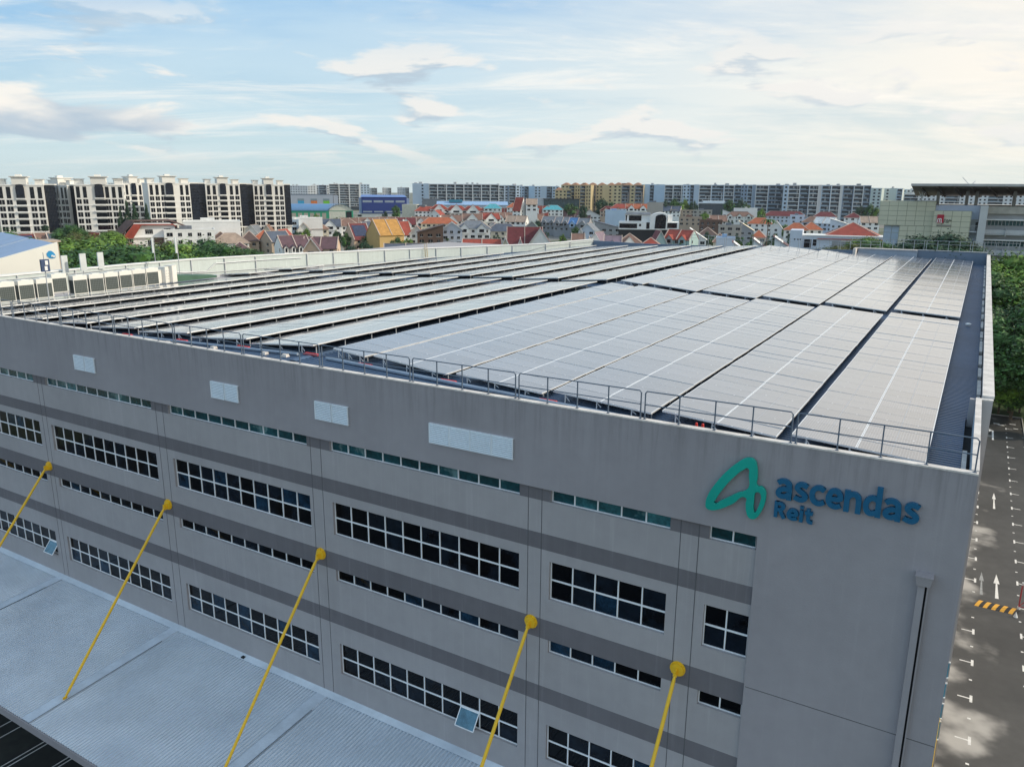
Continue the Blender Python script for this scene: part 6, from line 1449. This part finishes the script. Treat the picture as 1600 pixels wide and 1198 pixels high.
(1124, 1158, 353, 'flat', 'gry', 's', 'grey concrete box house with a brown shuttered bay', dict(H=14.5)),
(1157, 1178, 345, 'shed', 'crm', 'g', 'dark house with a very bright white sloping roof', dict(H=16, ev=.55)),
(1080, 1104, 356, 'shed', 'wht', 'w', 'white house with a white sloping roof left of the grey box house', dict(H=15, ev=.55)),
(1066, 1090, 360.5, 'shed', 'wht', 'w', 'white sloping roof right of the teal house', dict(H=15, ev=.5)),
(1092, 1120, 355, 'hip', 'dbr', 'w', 'small brown roof below the dark timber box house', dict(H=14.5)),
(1116, 1134, 364, 'pyr', 'brn', 'c', 'tiny brown pyramid roof behind the parapet', dict(H=14)),
(1136, 1176, 330.5, 'hip', 'brn', 'w', 'white villa with three small gables under a brown hipped roof', dict(H=16.5, dorm=3)),
(1148, 1182, 326, 'flat', 'wht', 'w', 'plain white block behind the brown hipped villa', dict(H=17, win=False)),
(1130, 1150, 327, 'shed', 'sla', 'w', 'slate sloping roof left of the plain white block', dict(H=17)),
(1170, 1206, 340, 'hip', 'org', 'w', 'orange hipped house with white walls and dark arches', dict(H=15.5)),
(1176, 1196, 359, 'hip', 'org', 'c', 'small cream house with an orange roof beside the palm', dict(H=13)),
(1197, 1256, 330, 'hip', 'mar', 'b', 'long pale house with a dark red hipped roof and pale ridges', dict(H=16.5)),
(1206, 1222, 345, 'gf', 'wht', 'w', 'white sloping house right of the tall palm', dict(H=16)),
(1228, 1262, 348, 'hip', 'org', 'w', 'orange hipped roof left of the white house with the big red roof', dict(H=15)),
(1252, 1284, 347.5, 'hip', 'org', 'w', 'second orange hipped roof beside the big red roof', dict(H=15, yaw=10)),
(1256, 1282, 338, 'hip', 'brn', 'b', 'brown and white house above the orange roofs', dict(H=16)),
(1274, 1308, 339, 'gs', 'wht', 'b', 'pale blue gabled house with a white metal roof', dict(H=16, yaw=-24)),
(1274, 1306, 331, 'hip', 'mar', 'w', 'dark red pointed roofs, left pair below the dense slab', dict(H=17)),
(1322, 1346, 332, 'pyr', 'mar', 'w', 'dark red pyramid roof below the pale green blocks', dict(H=17)),
(1300, 1326, 341, 'shed', 'wht', 'b', 'white roofed low house behind the big red roof', dict(H=15.5)),
(1344, 1372, 338, 'gs', 'tan', 'w', 'tan and white roofs beside the cream office wall', dict(H=16, yaw=12)),
(1236, 1256, 337, 'flat', 'gry', 'b', 'pale blue flat roofed house right of the dark red hipped one', dict(H=16)),
(1148, 1186, 376.5, 'shed', 'prp', 'w', 'purple brown sloping roof with skylights, left of three', dict(H=14.5, ev=.50, D=350)),
(1180, 1224, 371, 'shed', 'prp', 'w', 'purple brown sloping roof with skylights, middle of three', dict(H=15, ev=.40, D=345)),
(1214, 1264, 368.5, 'shed', 'prp', 'w', 'purple brown sloping roof with skylights, right of three', dict(H=15, ev=.40, D=345)),
(1290, 1377, 347.5, 'pyr', 'red', 'w', 'large brick red pyramid roof of the white walled house', dict(D=330, dep=24, ev=.64, win=False)),
(600, 668, 380.5, 'gs', 'sla', 'w', 'low slate roofed terrace just behind the left parapet', dict(H=12.5, ev=.6, win=False)),
(560, 604, 389, 'gs', 'tan', 'w', 'low tan roof with a pale verge just behind the left parapet', dict(H=11, ev=.6, win=False)),
(682, 712, 381, 'gf', 'blu', 'w', 'small white gable with a dark blue roof below the white villa', dict(H=13.5)),
(196, 216, 386, 'flat', 'brn', 'o', 'low brown walled annex below the large white house', dict(H=10, win=False)),
(900, 915, 358, 'gf', 'gry', 'w', 'tiny pale gable left of the dark gabled house', dict(H=15)),
(1120, 1148, 372, 'flat', 'lbl', 'b', 'pale blue low roof just behind the back parapet', dict(H=13, win=False)),
]
for h in HL: house(*h[:7], **h[7])
# ---- the large white house, left
o = at(228, 343.5, 418); H = o.z - GZ; s = 418 / F_PX * .985
t = thing('large_white_house', 'large white three storey house with dark brown and red roof slopes above the trees', 'house', (o.x, o.y, GZ), rz=viewaz(228))
def U(px): return (px - 228) * s
def V(py): return H - (py - 343.5) * s
m = MB(); m.prism([(U(196), 0), (U(264), 0), (U(264), V(351)), (U(258), V(348)), (U(212), V(348)), (U(196), V(368))], -6, 8); m.box((U(188), -3, 0), (U(196), 8, V(361))); m.build('wall', M_HW['w'], t, fix=True)
m = MB(); m.prism([(U(184), V(363)), (U(203), V(344)), (U(258), V(343.5)), (U(283), V(354)), (U(283), V(355.5)), (U(258), V(345.5)), (U(204), V(346)), (U(186), V(364.5))], -1, 9, 0)
m.prism([(U(196), V(368)), (U(212), V(348.5)), (U(262), V(349)), (U(266), V(352)), (U(266), V(353)), (U(262), V(350.2)), (U(213), V(350)), (U(199), V(368.5))], -7.5, -1.0, 1)
m.hull8([(U(184), -1, V(363)), (U(203), -1, V(344)), (U(213), -6.4, V(346)), (U(193), -6.4, V(366)), (U(184), -1, V(363) + .3), (U(203), -1, V(344) + .3), (U(213), -6.4, V(346) + .3), (U(193), -6.4, V(366) + .3)], 0)
m.poly([(U(196), -7.6, V(368)), (U(210), -7.6, V(367.5)), (U(222), -7.6, V(350)), (U(212), -7.6, V(349))], 1)
m.build('roof', [M_HR['dbr'], M_HR['red']], t, fix=True)
me = win_mesh(1.5, 2.0, M_BLK, frame=M_FR)
for px, py in ((228, 362), (233, 362), (252, 361), (256, 361), (191, 372), (202, 375), (230, 377), (233, 386), (207, 375)): inst('window', me, t, (U(px), -6.03 if px > 196 else -3.03, V(py)))
m = MB(); m.box((U(236), -6.8, V(377)), (U(248), -6.02, V(366.5)), 0); m.box((U(252), -7.2, V(386)), (U(264), -6.02, V(367)), 1); m.box((U(208), -7, V(367.2)), (U(264), -6.01, V(365.8)), 2); m.box((U(230), -7.5, V(387)), (U(252), -6.02, V(377)), 2)
m.build('bay', [M_HW['n'], mat('slate_panel', (.13, .15, .20), .6), M_HW['w']], t)
# ---- black and white modern villa
o = at(1015, 332.5, 500); H = o.z - GZ; s = 500 / F_PX * .985
t = thing('modern_villa', 'white modern villa with black glazing and a round topped black bay', 'villa', (o.x, o.y, GZ), rz=viewaz(1015))
def U(px): return (px - 1015) * s
def V(py): return H - (py - 332.5) * s
m = MB(); m.box((U(969), 0, 0), (U(1058), 13, V(358)), 1); m.box((U(969), -.5, V(358)), (U(1060), 13, V(346.5)), 0); m.box((U(978), 1.5, V(346.4)), (U(1016), 12, V(335.5)), 0); m.box((U(1043), 2, V(346.4)), (U(1050), 12, V(336)), 0)
m.prism([(U(1016), V(357.5)), (U(1042), V(357.5)), (U(1042), V(336)), (U(1038), V(333)), (U(1031), V(332)), (U(1024), V(333.3)), (U(1018), V(336)), (U(1016), V(336))], -1.2, 12, 0)
m.build('wall', [M_HW['w'], M_HW['k']], t, fix=True)
m = MB(); m.hull8([(U(977), .6, V(335.4)), (U(1018), .6, V(335.4)), (U(1018), 12.5, V(335.4)), (U(977), 12.5, V(335.4)), (U(982), 2, V(332.5)), (U(1016), 2, V(332.5)), (U(1016), 11, V(332.5)), (U(982), 11, V(332.5))]); m.build('roof', M_HR['gry'], t, fix=True)
m = MB(); m.prism([(U(1023.5), V(356)), (U(1040), V(356)), (U(1040.5), V(340)), (U(1039), V(336)), (U(1034), V(334.5)), (U(1028), V(335.5)), (U(1024.5), V(338))], -1.4, -1.21); m.build('arched_bay', M_BLK, t, fix=True)
for a, b, c, d, y in ((970, 997, 356, 349, -.62), (1000, 1003, 353, 349.5, -.62), (1011, 1020, 356.5, 347, -.62), (1042.5, 1057, 355, 347.5, -.62), (984, 1003, 345, 337, 1.4), (979, 981, 345, 336.5, 1.4)):
    m = MB(); m.box((U(a), y, V(c)), (U(b), y + .1, V(d))); m.build('window', M_BLK, t)
# ---- white L shaped house under the big red roof
o = at(1310, 361, 318); H = o.z - GZ; s = 318 / F_PX * .985
t = thing('white_house', 'long white flat roofed house standing in front of the big red pyramid roof', 'house', (o.x, o.y, GZ), rz=viewaz(1310))
def U(px): return (px - 1310) * s
def V(py): return H - (py - 361) * s
m = MB(); m.box((U(1245), -2, 0), (U(1262), 10, V(361)), 0); m.box((U(1262), 0, 0), (U(1377), 10, V(369)), 0); m.box((U(1262), -.3, V(369)), (U(1377), 10, V(367.5)), 1); m.build('wall', [M_HW['b'], M_HW['w']], t)
for a, b, c, d, y in ((1251, 1253, 375, 373, -2.03), (1255.5, 1257.5, 375, 373, -2.03), (1259, 1261, 375, 373, -2.03), (1265, 1275, 386, 374, -.03), (1277, 1282, 383, 374, -.03)):
    m = MB(); m.box((U(a), y, V(c)), (U(b), y + .02, V(d))); m.build('window', M_BLK, t)
m = MB(); m.box((U(1303), -.05, V(384)), (U(1330), -.01, V(376))); m.build('garage_door', M_HW['g'], t)
# ---- trees among the houses
TS = [(586, 364, 22, 'round dark tree before the yellow roofed house'), (572, 380, 12, 'smaller tree at the left foot of the round dark tree'), (620, 372, 13, 'tree below the vivid red sloping roof'), (636, 372, 11, 'tree between the red and dark brown houses'), (660, 380, 10, 'low tree at the foot of the dark brown house'),
      (540, 365, 9, 'tree right of the plum roofed terrace'), (552, 384, 8, 'bush below the pinkish house'), (526, 362, 8, 'small tree left of the pinkish house'), (478, 358, 7, 'dark palm in front of the brown cottages'), (462, 360, 7, 'small tree above the scarlet roof'),
      (618, 322, 8, 'tree at the right corner of the blue hall'), (602, 331, 5, 'small tree below the blue hall'), (452, 377, 5, 'bush before the peach terrace'), (494, 335, 5, 'tree in front of the green hall doors'), (840, 345, 9, 'tree beside the dark green gable'),
      (893, 318, 14, 'dark tree left of the plum roofed villa'), (912, 322, 8, 'smaller dark tree behind the plum roofed villa'), (900, 355, 9, 'yellow green tree in front of the grey terraces'), (880, 366, 7, 'bush left of the yellow green tree'), (940, 312, 13, 'tall dark trees below the beige apartments'),
      (956, 317, 8, 'tree right of the tall dark ones below the beige apartments'), (1040, 313, 9, 'dark hedge like tree below the pale blue slab, left'), (1054, 312, 9, 'dark hedge like tree below the pale blue slab, middle'), (1070, 313, 9, 'dark hedge like tree below the pale blue slab, right'), (1085, 314, 8, 'dark tree left of the white pavilion'),
      (1140, 314, 10, 'tree right of the white pavilion'), (1158, 313, 10, 'dark tree before the balcony slab'), (1166, 316, 8, 'smaller dark tree before the balcony slab'), (1101, 333, 8, 'green tree beside the concrete villa'), (1105, 363, 7, 'autumn toned bush above the parapet'), (1118, 368, 6, 'low hedge left of the grey box house'), (1150, 368, 7, 'low hedge below the grey box house'),
      (1176, 368, 6, 'bush at the foot of the bright white roof'), (1228, 351, 12, 'dense palms between the orange roofs'), (1240, 362, 9, 'lower palms left of the white house'), (1212, 366, 6, 'bush below the tall palm'), (1346, 322, 9, 'dark tree below the pale green blocks, left'), (1362, 321, 10, 'dark tree below the pale green blocks, middle'), (1372, 327, 8, 'dark tree at the cream office corner'),
      (804, 328, 8, 'palm like tree left of the rust red roof'), (772, 332, 4, 'small tree behind the tan roofed terrace'), (1270, 347, 4, 'bush between the orange roofs'), (938, 352, 5, 'bush on the slope of the dark slate roof'), (1190, 327, 6, 'small tree below the middle balcony slab'), (200, 318, 11, 'tall dark conifer hiding the fourth cream apartment block, left'), (340, 352, 4, 'palm before the second cream block from the right'), (285, 352, 6, 'bushes at the foot of the glass tower')]
for k, (px, py, rpx, lab) in enumerate(TS):
    drop = max(22, py - hzn(px)); D = min(880, max(260, 27.5 * F_PX / drop))
    if 'conifer' in lab: continue
    if py < 320: D = 905
    rad = rpx * D / F_PX; p = at(px, py, D)
    tree(p.x, p.y, p.z - GZ, rad, lab, kind='mid', var=k % 3, mi=[0, 2, 0, 1, 2][k % 5], flat=max(1.0, (p.z - GZ) * .40 / (.85 * rad)), group='trees scattered among the houses')
for k, (px, py, rpx, lab) in enumerate(((197, 318, 8, 'tall dark conifer hiding the fourth cream block, left of three'), (209, 322, 9, 'broad dark conifer before the fourth cream block, middle of three'), (228, 320, 5.5, 'slender conifer at the corner of the fifth cream block'), (187, 326, 5, 'low dark conifer at the blank end wall'), (70, 352, 6, 'bushy tree between the first two cream blocks'), (245, 356, 5, 'tree in front of the fifth cream block'))):
    D = 425; p = at(px, py, D); tree(p.x, p.y, p.z - GZ, rpx * D / F_PX, lab, kind='mid' if 'tree' in lab else 'cone', var=k % 3, mi=2, flat=1.0 if 'tree' in lab else 2.6, group='conifers and trees before the apartment blocks')
# shrubbery that fills the gardens between the houses, too dense to count
gs = MB(); gr = random.Random(77)
smallc = crown(91, 11, 30, .11, .9)
for k in range(300):
    px = gr.uniform(120, 1370); D = gr.uniform(300, 900) ** 1.0; hh = gr.uniform(6, 11.5); rad = gr.uniform(2.2, 4.6)
    q = at(px, 330, D); i0 = len(gs.v); ca, sa = math.cos(k), math.sin(k)
    for (x_, y_, z_) in smallc.v: gs.v.append((q.x + (x_ * ca - y_ * sa) * rad, q.y + (x_ * sa + y_ * ca) * rad, GZ + hh - rad * .9 + z_ * rad))
    gs.f.extend(tuple(i0 + j for j in f) for f in smallc.f); gs.mi.extend([k % 2] * len(smallc.f))
go = gs.build('garden_shrubbery', [M_LEAF[0], M_LEAF[2]]); tag(go, 'dark green garden greenery filling the gaps between the packed houses', 'greenery'); go['kind'] = 'stuff'
# palm by the orange house
o = at(1200, 344, 395); H = o.z - GZ; t = thing('palm_tree', 'tall palm with drooping fronds beside the orange hipped house', 'palm', (o.x, o.y, GZ))
m = MB(); m.tube((0, 0, 0), (.3, 0, H - 1), .35, 7, r2=.2); m.build('trunk', M_TRUNK, t); m = MB()
for i in range(16):
    a = i * 6.28 / 16; pr = Vector((.3, 0, H - 1)); L_ = 4.2
    for j in range(6):
        f = (j + 1) / 6; q = Vector((.3 + math.cos(a) * L_ * f, math.sin(a) * L_ * f, H - 1 + 1.8 * math.sin(f * 2.6) - 1.6 * f * f)); sd = Vector((-math.sin(a), math.cos(a), 0)) * (.55 * (1 - f * .6))
        m.poly([pr - sd, q - sd, q + sd, pr + sd]); pr = q
m.build('fronds', M_LEAF[0], t)
# =================================================================== AIR
hb = MB(); hb.box((-3200, -300, GZ - 1.2), (1500, 3600, 62))
hm = bpy.data.materials.new('haze_air'); hm.use_nodes = True; hn = hm.node_tree.nodes; hn.clear()
ho_ = hn.new('ShaderNodeOutputMaterial'); hv = hn.new('ShaderNodeVolumePrincipled'); hv.inputs['Color'].default_value = (.86, .93, 1.0, 1); hv.inputs['Density'].default_value = .00004; hv.inputs['Anisotropy'].default_value = .2
hm.node_tree.links.new(hv.outputs[0], ho_.inputs['Volume'])
hz_ = hb.build('haze', hm); hz_['kind'] = 'stuff'
